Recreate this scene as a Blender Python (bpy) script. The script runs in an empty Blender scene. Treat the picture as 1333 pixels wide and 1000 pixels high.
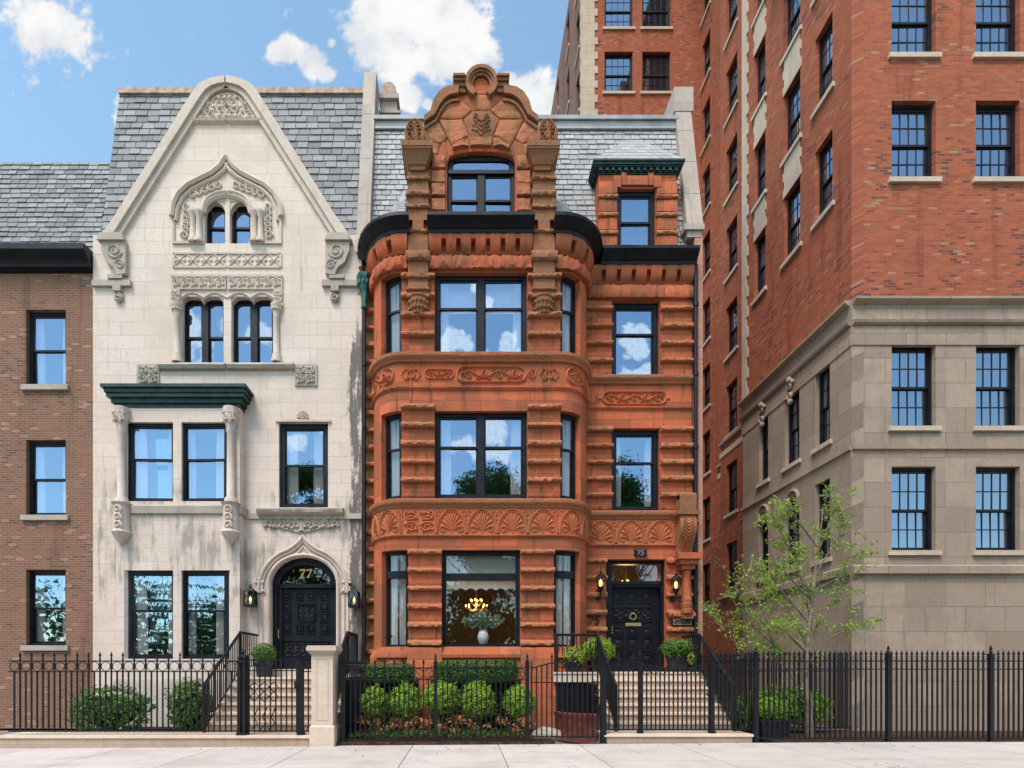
import bpy, bmesh, math, random
from mathutils import Vector, noise as mnoise
R = math.radians
S = bpy.context.scene
COL = S.collection
F = 705.0; XV = 604.0; YH = 870.0; HE = 1.57      # focal length in picture units, vanishing point, eye height
def PX(px, Y): return (px - XV) * Y / F
def PZ(py, Y): return HE + (YH - py) * Y / F
rnd = random.Random(7)

# ------------------------------------------------------------------ materials
def mat(name):
    m = bpy.data.materials.new(name); m.use_nodes = True
    nt = m.node_tree; nt.nodes.clear()
    out = nt.nodes.new('ShaderNodeOutputMaterial'); b = nt.nodes.new('ShaderNodeBsdfPrincipled')
    nt.links.new(b.outputs[0], out.inputs[0])
    return m, nt, b, out
class NT:
    def __init__(s, nt): s.nt = nt
    def n(s, t, **k):
        x = s.nt.nodes.new(t)
        for a, v in k.items(): setattr(x, a, v)
        return x
    def l(s, a, b): s.nt.links.new(a, b)
    def inp(s, x, v):
        if hasattr(v, 'is_linked') or isinstance(v, bpy.types.NodeSocket): s.l(v, x)
        else: x.default_value = v
    def noise(s, vec, scale, detail=4, rough=.55, dist=0):
        x = s.n('ShaderNodeTexNoise'); s.l(vec, x.inputs['Vector'])
        x.inputs['Scale'].default_value = scale; x.inputs['Detail'].default_value = detail
        x.inputs['Roughness'].default_value = rough; x.inputs['Distortion'].default_value = dist
        return x.outputs['Fac']
    def ramp(s, fac, a, b, lo=0., hi=1., smooth=True):
        x = s.n('ShaderNodeMapRange'); x.interpolation_type = 'SMOOTHSTEP' if smooth else 'LINEAR'
        s.inp(x.inputs[0], fac); x.inputs[1].default_value = a; x.inputs[2].default_value = b
        x.inputs[3].default_value = lo; x.inputs[4].default_value = hi
        return x.outputs[0]
    def mix(s, fac, a, b, mode='MIX'):
        x = s.n('ShaderNodeMix', data_type='RGBA', blend_type=mode)
        s.inp(x.inputs[0], fac)
        for i, v in ((6, a), (7, b)):
            if isinstance(v, tuple): x.inputs[i].default_value = (*v, 1) if len(v) == 3 else v
            else: s.l(v, x.inputs[i])
        return x.outputs[2]
    def math(s, op, a, b=0., c=None):
        x = s.n('ShaderNodeMath', operation=op)
        s.inp(x.inputs[0], a); s.inp(x.inputs[1], b)
        if c is not None: s.inp(x.inputs[2], c)
        return x.outputs[0]
    def bump(s, h, strength, dist, b):
        x = s.n('ShaderNodeBump'); x.inputs['Strength'].default_value = strength
        x.inputs['Distance'].default_value = dist; s.l(h, x.inputs['Height']); s.l(x.outputs[0], b.inputs['Normal'])
    def brick(s, vec, w, h, mortar, c1, c2, cm, off=.5, bias=0.):
        x = s.n('ShaderNodeTexBrick'); s.l(vec, x.inputs['Vector'])
        x.offset = off; x.squash = 1
        x.inputs['Scale'].default_value = 1; x.inputs['Brick Width'].default_value = w; x.inputs['Row Height'].default_value = h
        x.inputs['Mortar Size'].default_value = mortar; x.inputs['Mortar Smooth'].default_value = .2; x.inputs['Bias'].default_value = bias
        for i, c in enumerate((c1, c2, cm)): x.inputs[1 + i].default_value = (*c, 1)
        return x

def simple(name, col, rough=.6, spec=.4, var=.25, vscale=3., bump=0., bscale=30., metal=0., dist=.01):
    m, nt, b, o = mat(name); N = NT(nt)
    g = N.n('ShaderNodeNewGeometry').outputs['Position']
    f = N.ramp(N.noise(g, vscale, 5), .3, .7)
    N.l(N.mix(f, tuple(c * (1 - var) for c in col), tuple(min(1, c * (1 + var)) for c in col)), b.inputs['Base Color'])
    b.inputs['Roughness'].default_value = rough; b.inputs['Specular IOR Level'].default_value = spec; b.inputs['Metallic'].default_value = metal
    if bump: N.bump(N.noise(g, bscale, 6, .65), bump, dist, b)
    return m

def stone(name, c1, c2, stain, stain2, bw, bh, mortar, cm, bump=.35, stain_amt=.6, rough_face=0., streak=.5, blockvar=.35, pits=1.):
    m, nt, b, o = mat(name); N = NT(nt)
    uv = N.n('ShaderNodeUVMap').outputs[0]; g = N.n('ShaderNodeNewGeometry'); pos = g.outputs['Position']
    br = N.brick(uv, bw, bh, mortar, c1, c2, cm)
    n1 = N.noise(pos, 1.1, 6, .6); n2 = N.noise(pos, 7., 6, .65); n3 = N.noise(pos, 45., 4, .7)
    mp = N.n('ShaderNodeMapping'); N.l(pos, mp.inputs[0]); mp.inputs['Scale'].default_value = (6, 6, .6)
    n4 = N.noise(mp.outputs[0], 1.0, 5, .6)
    sn = N.n('ShaderNodeVectorMath', operation='SNAP'); N.l(uv, sn.inputs[0]); sn.inputs[1].default_value = (bw, bh, 1)
    wn = N.n('ShaderNodeTexWhiteNoise', noise_dimensions='2D'); N.l(sn.outputs[0], wn.inputs['Vector'])
    col = br.outputs['Color']
    col = N.mix(N.ramp(wn.outputs['Value'], .45, 1., 0, blockvar, smooth=False), col, stain)
    col = N.mix(N.ramp(wn.outputs['Value'], .35, 0., 0, blockvar * .7, smooth=False), col, tuple(min(1, c * 1.22) for c in c1))
    n5 = N.noise(pos, 16., 8, .72)
    col = N.mix(N.ramp(n5, .56, .70, 0, .5 * pits), col, tuple(c * .45 for c in c1))
    col = N.mix(N.ramp(n2, .3, .75, 0, .45), col, tuple(c * .62 for c in c1))
    col = N.mix(N.ramp(n1, .46, .66, 0, stain_amt), col, stain)
    col = N.mix(N.ramp(n4, .55, .68, 0, streak), col, stain2)
    col = N.mix(N.ramp(n3, .35, .7, 0, .3), col, tuple(min(1, c * 1.25) for c in c1))
    N.l(col, b.inputs['Base Color']); b.inputs['Roughness'].default_value = .88; b.inputs['Specular IOR Level'].default_value = .25
    h = N.math('ADD', N.math('ADD', N.math('MULTIPLY', n3, .3), N.math('MULTIPLY', n5, .5)), N.math('MULTIPLY', n2, .6 + rough_face))
    h = N.math('SUBTRACT', h, N.math('MULTIPLY', br.outputs['Fac'], .8))
    N.bump(h, bump, .02 + .03 * rough_face, b)
    return m

M = {}
M['sand'] = stone('red_sandstone', (.54, .136, .056), (.43, .100, .043), (.25, .095, .046), (.09, .06, .033), .92, .47, .009, (.20, .10, .06), bump=1., stain_amt=.9, streak=.85, blockvar=.95, pits=1.6)
M['sandband'] = stone('rock_faced_sandstone', (.47, .165, .080), (.38, .125, .058), (.30, .145, .065), (.20, .125, .055), .9, .6, .004, (.3, .16, .09), bump=.8, rough_face=.8, stain_amt=.85, streak=.7, blockvar=.6, pits=1.2)
M['sandbrown'] = stone('brown_sandstone', (.33, .14, .065), (.26, .105, .05), (.17, .1, .05), (.13, .09, .045), .9, .5, .004, (.25, .14, .08), bump=.7, rough_face=.6, stain_amt=.7, blockvar=.5)
M['carved'] = stone('carved_sandstone', (.54, .155, .065), (.47, .125, .052), (.34, .14, .06), (.24, .12, .055), 1.3, 2., .004, (.3, .15, .08), bump=.3, stain_amt=.7)
M['sandold'] = stone('mossy_sandstone', (.30, .12, .05), (.20, .125, .04), (.15, .11, .04), (.11, .08, .03), .9, .46, .006, (.2, .12, .07), stain_amt=.8)
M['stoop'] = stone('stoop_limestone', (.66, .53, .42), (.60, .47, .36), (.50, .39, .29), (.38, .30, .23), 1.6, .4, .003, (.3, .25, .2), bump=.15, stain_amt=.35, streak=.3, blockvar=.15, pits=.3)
M['riser'] = stone('stoop_riser', (.47, .355, .265), (.40, .30, .22), (.30, .22, .16), (.22, .165, .12), 1.2, .4, .003, (.25, .2, .16), bump=.2, stain_amt=.5, streak=.5, blockvar=.3, pits=.5)  # browner than the treads: dirt, plus the risers' shade put into the colour
M['coping'] = stone('coping_stone', (.47, .385, .32), (.41, .335, .28), (.34, .275, .225), (.26, .22, .18), .9, 1.5, .008, (.2, .17, .14), bump=.25, stain_amt=.6, pits=.5)
M['towerstone'] = stone('tower_limestone', (.38, .285, .21), (.29, .215, .16), (.25, .18, .135), (.18, .13, .10), 1.0, .62, .012, (.14, .10, .08), bump=.35, stain_amt=.6, blockvar=.6)
M['towertrim'] = stone('tower_trim_stone', (.56, .45, .34), (.50, .39, .29), (.42, .32, .24), (.36, .27, .2), .7, .5, .006, (.3, .25, .2), bump=.2, stain_amt=.5)

def limestone():
    m, nt, b, o = mat('limestone_ashlar'); N = NT(nt)
    uv = N.n('ShaderNodeUVMap').outputs[0]; pos = N.n('ShaderNodeNewGeometry').outputs['Position']
    br = N.brick(uv, 1.35, .37, .005, (.72, .595, .505), (.66, .535, .445), (.36, .29, .24))
    n1 = N.noise(pos, .9, 6, .6); n2 = N.noise(pos, 9., 5, .6); n3 = N.noise(pos, 50., 3, .7)
    mp = N.n('ShaderNodeMapping'); N.l(pos, mp.inputs[0]); mp.inputs['Scale'].default_value = (7, 7, .8)
    n4 = N.noise(mp.outputs[0], 1., 6, .65)
    col = N.mix(N.ramp(n1, .42, .7, 0, .75), br.outputs['Color'], (.64, .50, .40))
    col = N.mix(N.ramp(n2, .45, .72, 0, .5), col, (.57, .465, .39)); col = N.mix(N.ramp(N.noise(pos, .45, 5, .6), .50, .68, 0, .35), col, (.50, .43, .37))
    sx = N.n('ShaderNodeSeparateXYZ'); N.l(pos, sx.inputs[0]); X, Y, Z = sx.outputs
    # long dark water stain beside the downpipe, and a sooty patch at the ground floor
    a = N.math('MULTIPLY', N.ramp(X, -3.36, -3.0), N.ramp(Z, 11.9, 10.0))
    s1 = N.ramp(N.math('ADD', N.math('MULTIPLY', a, .62), N.math('ADD', N.math('MULTIPLY', N.math('SUBTRACT', n4, .5), 1.5), N.math('MULTIPLY', N.math('SUBTRACT', n2, .5), .5))), .34, .56)
    c2 = N.math('MULTIPLY', N.ramp(Z, 8.4, 5.6), N.ramp(Z, 2.2, 4.2))
    s2 = N.ramp(N.math('ADD', N.math('MULTIPLY', c2, .36), N.math('ADD', N.math('MULTIPLY', N.math('SUBTRACT', n4, .5), 1.2), N.math('MULTIPLY', N.math('SUBTRACT', n1, .5), 1.2))), .30, .62, 0, .8)
    col = N.mix(N.ramp(n4, .56, .74, 0, .55), col, (.36, .30, .25))
    col = N.mix(s2, col, (.30, .26, .22))
    col = N.mix(N.math('MULTIPLY', s1, N.ramp(a, .05, .4, 0, .9)), col, (.11, .10, .088))
    N.l(col, b.inputs['Base Color']); b.inputs['Roughness'].default_value = .85; b.inputs['Specular IOR Level'].default_value = .25
    h = N.math('SUBTRACT', N.math('ADD', N.math('MULTIPLY', n3, .3), N.math('MULTIPLY', n2, .4)), N.math('MULTIPLY', br.outputs['Fac'], 1.))
    N.bump(h, .3, .015, b)
    return m
M['lime'] = limestone()
M['limecarve'] = stone('carved_limestone', (.64, .53, .44), (.58, .475, .385), (.44, .35, .28), (.33, .265, .21), 2., 2., .002, (.4, .34, .28), bump=.3, stain_amt=.7, blockvar=.1, pits=.4)
M['limeold'] = stone('weathered_limestone', (.46, .40, .33), (.42, .36, .29), (.30, .26, .21), (.23, .2, .16), 1.4, 2., .004, (.25, .2, .16), bump=.35, stain_amt=.8)

def brickmat(name, c1, c2, cdark, cm, pale=(.46, .27, .18)):
    m, nt, b, o = mat(name); N = NT(nt)
    uv = N.n('ShaderNodeUVMap').outputs[0]; pos = N.n('ShaderNodeNewGeometry').outputs['Position']
    br = N.brick(uv, .205, .067, .007, (0, 0, 0), (1, 1, 1), (.5, .5, .5)); br.inputs['Bias'].default_value = 0
    w = br.outputs['Color']
    bw = N.n('ShaderNodeSeparateColor'); N.l(w, bw.inputs[0]); v = bw.outputs[0]
    n1 = N.noise(pos, .55, 6, .7); n2 = N.noise(pos, 60., 3)
    t = N.math('ADD', N.math('MULTIPLY', v, .7), N.math('MULTIPLY', N.math('SUBTRACT', n1, .5), 1.7))
    col = N.mix(v, c1, c2)
    col = N.mix(N.ramp(t, .60, .78, 0, .85), col, cdark)
    k = N.n('ShaderNodeMath', operation='PINGPONG'); N.l(N.math('MULTIPLY', v, 37.7), k.inputs[0]); k.inputs[1].default_value = 1
    col = N.mix(N.ramp(k.outputs[0], .93, .99, 0, .7), col, pale)
    col = N.mix(br.outputs['Fac'], col, cm)
    col = N.mix(N.ramp(n2, .4, .7, 0, .2), col, tuple(c * .6 for c in c1))
    mp = N.n('ShaderNodeMapping'); N.l(pos, mp.inputs[0]); mp.inputs['Scale'].default_value = (2.2, 2.2, .16)
    col = N.mix(N.ramp(N.noise(mp.outputs[0], 1., 6, .65), .52, .72, 0, .55), col, tuple(c * .5 for c in c2))
    N.l(col, b.inputs['Base Color']); b.inputs['Roughness'].default_value = .9; b.inputs['Specular IOR Level'].default_value = .2
    N.bump(N.math('SUBTRACT', N.math('MULTIPLY', n2, .4), br.outputs['Fac']), .4, .01, b)
    return m
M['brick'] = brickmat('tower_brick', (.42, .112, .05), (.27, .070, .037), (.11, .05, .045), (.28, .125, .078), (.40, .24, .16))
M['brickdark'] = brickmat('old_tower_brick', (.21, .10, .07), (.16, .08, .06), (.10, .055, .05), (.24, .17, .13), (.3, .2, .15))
M['brickpale'] = brickmat('party_wall_brick', (.50, .235, .15), (.44, .19, .12), (.36, .15, .1), (.48, .33, .25))
M['brickbrown'] = brickmat('brown_brick', (.25, .12, .07), (.20, .1, .06), (.13, .07, .05), (.3, .22, .17))

def slatemat(name, c1, c2, c3):
    m, nt, b, o = mat(name); N = NT(nt)
    g = N.n('ShaderNodeNewGeometry'); r = g.outputs['Random Per Island']; pos = g.outputs['Position']
    col = N.mix(r, c1, c2)
    col = N.mix(N.ramp(N.noise(pos, 1.2, 4), .5, .7, 0, .7), col, c3)
    col = N.mix(N.ramp(N.noise(pos, 25., 4), .4, .75, 0, .4), col, tuple(c * .7 for c in c1))
    N.l(col, b.inputs['Base Color']); b.inputs['Roughness'].default_value = .75; b.inputs['Specular IOR Level'].default_value = .2
    N.bump(N.noise(pos, 40., 4), .25, .01, b)
    return m
M['slate'] = slatemat('pale_slate', (.30, .295, .29), (.44, .435, .43), (.34, .33, .32))
M['slatedark'] = slatemat('grey_slate', (.17, .17, .17), (.31, .31, .31), (.21, .205, .2))
M['black'] = simple('black_paint', (.0075, .008, .012), .45, .25, .5, 4, .35, 14)
M['iron'] = simple('wrought_iron', (.0075, .008, .011), .5, .3, .3, 6, .2, 60)
M['copper'] = simple('green_copper', (.026, .105, .085), .65, .3, .75, 4, .4, 20)
M['darkgreen'] = simple('dark_copper', (.009, .036, .030), .5, .4, .5, 5, .2, 30)
M['lead'] = simple('lead_flashing', (.29, .29, .29), .5, .5, .2, 2)
M['deck'] = simple('roof_deck', (.06, .06, .062), .9, .1)
M['terra'] = simple('ridge_tile', (.42, .30, .22), .8, .3, .35, 4, .3, 20)
M['brass'] = simple('brass', (.55, .42, .20), .35, .5, .2, 8, metal=.7)
M['gold'] = simple('gold_leaf', (.78, .52, .14), .4, .5, .1, 8, metal=.35)
M['concrete'] = None
M['soil'] = simple('garden_soil', (.07, .042, .028), .95, .1, .5, 12, .8, 40, dist=.03)
M['asphalt'] = simple('asphalt', (.05, .05, .052), .9, .3, .25, 2, .4, 120)
M['ground'] = simple('paved_ground', (.22, .19, .16), .9, .2, .3, 1.5, .3, 30)
M['kerb'] = simple('kerb_stone', (.40, .38, .35), .85, .2, .2, 3, .2, 40)
M['curtain'] = None
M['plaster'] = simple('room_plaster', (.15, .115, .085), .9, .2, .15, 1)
M['woodfloor'] = simple('room_floor', (.10, .06, .035), .6, .3, .2, 2)
M['redpaint'] = simple('oxblood_boards', (.19, .055, .04), .7, .3, .35, 8, .2, 20)
M['vase'] = simple('white_glaze', (.75, .73, .69), .35, .5, .05, 3)
M['bark'] = simple('bark', (.20, .16, .12), .95, .2, .45, 9, .7, 40, dist=.02)
M['barkpale'] = simple('pale_bark', (.36, .29, .21), .95, .2, .4, 9, .6, 40, dist=.02)
M['pot'] = simple('charcoal_planter', (.022, .024, .030), .6, .35, .2, 6, .1, 30)
M['rock'] = simple('pale_rock', (.55, .46, .37), .9, .2, .25, 6, .5, 20, dist=.03)
M['nicki'] = simple('nickel', (.5, .5, .5), .4, .5, .1, 8, metal=.8)

def concrete():
    m, nt, b, o = mat('pavement_concrete'); N = NT(nt)
    g = N.n('ShaderNodeNewGeometry'); pos = g.outputs['Position']
    col = N.mix(g.outputs['Random Per Island'], (.50, .445, .40), (.56, .50, .45))
    col = N.mix(N.ramp(N.noise(pos, .9, 6, .65), .40, .68, 0, .7), col, (.40, .35, .305))
    col = N.mix(N.ramp(N.noise(pos, 6., 6, .65), .5, .75, 0, .3), col, (.46, .42, .38))
    col = N.mix(N.ramp(N.noise(pos, 90., 3, .7), .55, .75, 0, .35), col, (.40, .36, .33))
    col = N.mix(N.ramp(N.noise(pos, 11., 2, .5), .70, .76, 0, .6), col, (.25, .22, .20))
    vd = N.n('ShaderNodeTexVoronoi', feature='DISTANCE_TO_EDGE'); vd.inputs['Scale'].default_value = .45
    dv_ = N.n('ShaderNodeVectorMath', operation='ADD'); nn = N.n('ShaderNodeTexNoise'); nn.inputs['Scale'].default_value = 2.5; nn.inputs['Detail'].default_value = 5; N.l(pos, nn.inputs['Vector']); N.l(pos, dv_.inputs[0]); N.l(nn.outputs['Color'], dv_.inputs[1]); N.l(dv_.outputs[0], vd.inputs['Vector'])
    col = N.mix(N.math('MULTIPLY', N.ramp(vd.outputs['Distance'], .006, .001), N.ramp(N.noise(pos, .5, 3), .52, .6)), col, (.2, .18, .16))
    N.l(col, b.inputs['Base Color']); b.inputs['Roughness'].default_value = .9; b.inputs['Specular IOR Level'].default_value = .25
    N.bump(N.noise(pos, 140., 4, .7), .25, .006, b)
    return m
M['concrete'] = concrete()
def cloth(name, c):
    m, nt, b, o = mat(name); N = NT(nt)
    b.inputs['Base Color'].default_value = (*c, 1); b.inputs['Roughness'].default_value = .95; b.inputs['Specular IOR Level'].default_value = .1
    t = N.n('ShaderNodeBsdfTranslucent'); t.inputs[0].default_value = (*c, 1)
    mx = N.n('ShaderNodeMixShader'); mx.inputs[0].default_value = .3
    N.l(b.outputs[0], mx.inputs[1]); N.l(t.outputs[0], mx.inputs[2]); N.l(mx.outputs[0], o.inputs[0])
    pos = N.n('ShaderNodeNewGeometry').outputs['Position']
    N.bump(N.noise(pos, 150., 2), .1, .004, b)
    return m
M['curtain'] = cloth('curtain_cloth', (.90, .89, .86))
M['shade'] = cloth('window_shade', (.45, .44, .36))
def glass(name, refl, tint=(.86, .9, .92), wav=.06, gcol=(1, 1, 1)):
    m, nt, b, o = mat(name); N = NT(nt); nt.nodes.remove(b)
    t = N.n('ShaderNodeBsdfTransparent'); t.inputs[0].default_value = (*tint, 1)
    g = N.n('ShaderNodeBsdfGlossy'); g.inputs['Roughness'].default_value = .015; g.inputs[0].default_value = (*gcol, 1)
    lw = N.n('ShaderNodeLayerWeight'); lw.inputs[0].default_value = .5
    fac = N.ramp(N.math('POWER', lw.outputs['Facing'], 3.), 0., 1., refl, .95, smooth=False)
    mx = N.n('ShaderNodeMixShader'); N.l(fac, mx.inputs[0]); N.l(t.outputs[0], mx.inputs[1]); N.l(g.outputs[0], mx.inputs[2])
    N.l(mx.outputs[0], o.inputs[0])
    pos = N.n('ShaderNodeNewGeometry').outputs['Position']
    x = N.n('ShaderNodeBump'); x.inputs['Strength'].default_value = wav; x.inputs['Distance'].default_value = .02
    N.l(N.noise(pos, 1.7, 2), x.inputs['Height']); N.l(x.outputs[0], g.inputs['Normal'])
    return m
M['glass'] = glass('window_glass', .38, (.97, .98, .98), gcol=(.58, .77, 1.))
M['glassclear'] = glass('shop_glass', .13)
M['glassside'] = glass('curved_glass', .10, gcol=(.7, .8, .9))
M['lampglass'] = glass('lamp_glass', .06, (.95, .82, .6))
def emit(name, c, s):
    m, nt, b, o = mat(name); b.inputs['Base Color'].default_value = (*c, 1)
    b.inputs['Emission Color'].default_value = (*c, 1); b.inputs['Emission Strength'].default_value = s
    return m
M['bulb'] = emit('warm_bulb', (1., .62, .22), 2.2)
M['candle'] = emit('candle_bulb', (1., .45, .12), 4.)
M['dimcandle'] = emit('dim_candle', (1., .7, .3), 1.2)
def leafmat(name, c1, c2, c3, trans=.3):
    m, nt, b, o = mat(name); N = NT(nt)
    r = N.n('ShaderNodeNewGeometry').outputs['Random Per Island']
    col = N.mix(N.ramp(r, 0, .6, smooth=False), c1, c2); col = N.mix(N.ramp(r, .75, 1., 0, .9, smooth=False), col, c3)
    N.l(col, b.inputs['Base Color']); b.inputs['Roughness'].default_value = .5; b.inputs['Specular IOR Level'].default_value = .35
    t = N.n('ShaderNodeBsdfTranslucent'); N.l(col, t.inputs[0])
    mx = N.n('ShaderNodeMixShader'); mx.inputs[0].default_value = trans
    N.l(b.outputs[0], mx.inputs[1]); N.l(t.outputs[0], mx.inputs[2]); N.l(mx.outputs[0], o.inputs[0])
    return m
M['boxleaf'] = leafmat('boxwood_leaf', (.045, .12, .018), (.10, .22, .03), (.17, .31, .045))
M['hedgeleaf'] = leafmat('hedge_leaf', (.035, .10, .016), (.07, .165, .024), (.11, .22, .035))
M['limeleaf'] = leafmat('lime_leaf', (.12, .26, .02), (.30, .48, .04), (.48, .62, .09), .4)
M['yellowleaf'] = leafmat('yellow_leaf', (.20, .28, .03), (.32, .40, .05), (.42, .48, .08), .35)
M['treeleaf'] = leafmat('spring_leaf', (.13, .24, .03), (.27, .39, .05), (.46, .54, .11), .4)
M['parkleaf'] = leafmat('park_leaf', (.035, .085, .014), (.06, .14, .02), (.1, .2, .03), .3)
M['coverleaf'] = leafmat('ground_leaf', (.06, .13, .02), (.12, .22, .04), (.16, .10, .04))
M['coral'] = leafmat('coral_leaf', (.42, .14, .05), (.55, .25, .09), (.6, .42, .18))
M['bouquet'] = leafmat('bouquet_leaf', (.12, .24, .12), (.22, .36, .20), (.7, .62, .5))
# ------------------------------------------------------------------ mesh helpers
class Path:
    """a wall line seen in plan; U runs along it, offsets go outward (to the right of travel)"""
    def __init__(s, pts, u0=0.):
        s.p = [Vector((x, y, 0)) for x, y in pts]; s.u = [u0]
        for a, b in zip(s.p, s.p[1:]): s.u.append(s.u[-1] + (b - a).length)
        ns = []
        for a, b in zip(s.p, s.p[1:]):
            d = (b - a).normalized(); ns.append(Vector((d.y, -d.x, 0)))
        s.n = [ns[0]] + [(a + b).normalized() for a, b in zip(ns, ns[1:])] + [ns[-1]]
    def at(s, U):
        i = 0
        while i < len(s.u) - 2 and U > s.u[i + 1]: i += 1
        t = (U - s.u[i]) / (s.u[i + 1] - s.u[i]); tc = min(1, max(0, t))
        return s.p[i].lerp(s.p[i + 1], t) if 0 <= t <= 1 else s.p[i] + (s.p[i + 1] - s.p[i]) * t, s.n[i].lerp(s.n[i + 1], tc).normalized()
    def pt(s, U, off, z):
        p, n = s.at(U); q = p + n * off
        return (q.x, q.y, z)
    def us(s, a, b, step=None):
        r = [a] + [u for u in s.u if a + 1e-4 < u < b - 1e-4] + [b]
        if step:
            o = []
            for x, y in zip(r, r[1:]):
                k = max(1, int((y - x) / step)); o += [x + (y - x) * i / k for i in range(k)]
            r = o + [b]
        return r
class MB:
    def __init__(s): s.v = []; s.f = []; s.uv = {}; s.mi = {}; s.mats = []; s.roff = 0.; s.rz = 1.1
    def add(s, vs, fs, uvs=None):
        k = len(s.v); s.v += [tuple(v) for v in vs]
        for i, f in enumerate(fs):
            if uvs: s.uv[len(s.f)] = [uvs[j] for j in f]
            s.f.append(tuple(j + k for j in f))
        return s
    def join(s, o, m):
        k = len(s.f); kv = len(s.v); s.mats.append(m); s.v += o.v
        for i, f in enumerate(o.f):
            if i in o.uv: s.uv[k + i] = o.uv[i]
            s.f.append(tuple(j + kv for j in f)); s.mi[k + i] = len(s.mats)
        return s
    def box(s, x0, x1, y0, y1, z0, z1):
        return s.add([(x0, y0, z0), (x1, y0, z0), (x1, y1, z0), (x0, y1, z0), (x0, y0, z1), (x1, y0, z1), (x1, y1, z1), (x0, y1, z1)],
                     [(0, 3, 2, 1), (4, 5, 6, 7), (0, 1, 5, 4), (1, 2, 6, 5), (2, 3, 7, 6), (3, 0, 4, 7)])
    def hexa(s, b, t):
        return s.add(list(b) + list(t), [(0, 3, 2, 1), (4, 5, 6, 7), (0, 1, 5, 4), (1, 2, 6, 5), (2, 3, 7, 6), (3, 0, 4, 7)])
    def sweep(s, P, U0, U1, prof, step=None, jit=0., jz=0., fr=5., seed=0.):
        us = P.us(U0, U1, step); m = len(prof); vs = []; uvs = []; n = len(us)
        for i, U in enumerate(us):
            p, nn = P.at(U)
            for j, (o, z) in enumerate(prof):
                if jit:
                    o2 = o + jit * mnoise.noise((U * fr, z * fr * 1.3, seed)) * (1 if o > .02 else .1)
                    z2 = z + jz * mnoise.noise((U * fr * .8, z * 9 + 7, seed + 3))
                else: o2, z2 = o, z
                vs.append((p.x + nn.x * o2, p.y + nn.y * o2, z2)); uvs.append((U, z + .5 * o))
        fs = []
        for i in range(n - 1):
            for j in range(m):
                a = i * m + j; b = i * m + (j + 1) % m
                fs.append((a, b, b + m, a + m))
        fs.append(tuple(range(m - 1, -1, -1))); fs.append(tuple((n - 1) * m + j for j in range(m)))
        return s.add(vs, fs, uvs)
    def rect(s, P, U0, U1, o0, o1, z0, z1): return s.sweep(P, U0, U1, [(o1, z0), (o1, z1), (o0, z1), (o0, z0)])
    def wall(s, P, U0, U1, z0, z1, ops, th=.32):
        zs = sorted({z0, z1, *[min(max(o[2], z0), z1) for o in ops], *[min(max(o[3], z0), z1) for o in ops]})
        for a, b in zip(zs, zs[1:]):
            mid = (a + b) / 2; cuts = sorted((o[0], o[1]) for o in ops if o[2] < mid < o[3]); x = U0
            for c, d in cuts:
                if c > x + 1e-4: s.rect(P, x, c, -th, 0, a, b)
                x = d
            if U1 > x + 1e-4: s.rect(P, x, U1, -th, 0, a, b)
        return s
    def rock(s, P, U0, U1, zc, h=.14, pr=.09, seed=None, base=-.02, jit=.045):
        seed = rnd.random() * 50 if seed is None else seed
        pf = [(base, zc - h * .5), (pr * .8, zc - h * .5), (pr * 1.0, zc - h * .36), (pr * 1.05, zc - h * .05), (pr * .92, zc + h * .22), (pr * .62, zc + h * .42), (pr * .3, zc + h * .52), (base, zc + h * .56)]
        return s.sweep(P, U0, U1, pf, .035, jit * .6, .016, 13., seed)
    def tube(s, pts, r, n=6, r2=None, cap=True):
        pts = [Vector(p) for p in pts]; k = len(pts); vs = []; up = None
        for i, p in enumerate(pts):
            d = (pts[min(i + 1, k - 1)] - pts[max(i - 1, 0)])
            d = d.normalized() if d.length > 1e-9 else Vector((0, 0, 1))
            if up is None:
                up = Vector((0, 0, 1)) if abs(d.z) < .9 else Vector((1, 0, 0))
            a = d.cross(up); a = a.normalized() if a.length > 1e-6 else Vector((1, 0, 0)); up = a.cross(d).normalized()
            rr = r[i] if isinstance(r, (list, tuple)) else (r if r2 is None else r + (r2 - r) * i / max(1, k - 1))
            for j in range(n):
                t = 2 * math.pi * (j + .5) / n; vs.append(p + (a * math.cos(t) + up * math.sin(t)) * rr)
        fs = [(i * n + j, i * n + (j + 1) % n, (i + 1) * n + (j + 1) % n, (i + 1) * n + j) for i in range(k - 1) for j in range(n)]
        if cap: fs += [tuple(range(n - 1, -1, -1)), tuple((k - 1) * n + j for j in range(n))]
        return s.add(vs, fs)
    def bar(s, a, b, w): return s.tube([a, b], w * .7071, 4)
    def relief(s, P, pts, r, off=.0, n=5):
        """a moulded line carved on the wall: pts are (U, z)"""
        k = len(pts); vs = []; off = off + s.roff
        for i, (U, z) in enumerate(pts):
            p, nn = P.at(U); t = Vector((-nn.y, nn.x, 0))
            a = pts[max(0, i - 1)]; b = pts[min(k - 1, i + 1)]
            d = (t * (b[0] - a[0]) + Vector((0, 0, b[1] - a[1])))
            d = d.normalized() if d.length > 1e-8 else t
            bn = d.cross(nn); c = p + nn * off + Vector((0, 0, z))
            rr = r[i] if isinstance(r, (list, tuple)) else r
            for j in range(n):
                q = math.pi * 2 * j / n; vs.append(c + (nn * math.cos(q) * s.rz + bn * math.sin(q)) * rr)
        fs = [(i * n + j, i * n + (j + 1) % n, (i + 1) * n + (j + 1) % n, (i + 1) * n + j) for i in range(k - 1) for j in range(n)]
        fs += [tuple(range(n - 1, -1, -1)), tuple((k - 1) * n + j for j in range(n))]
        return s.add(vs, fs)
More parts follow.
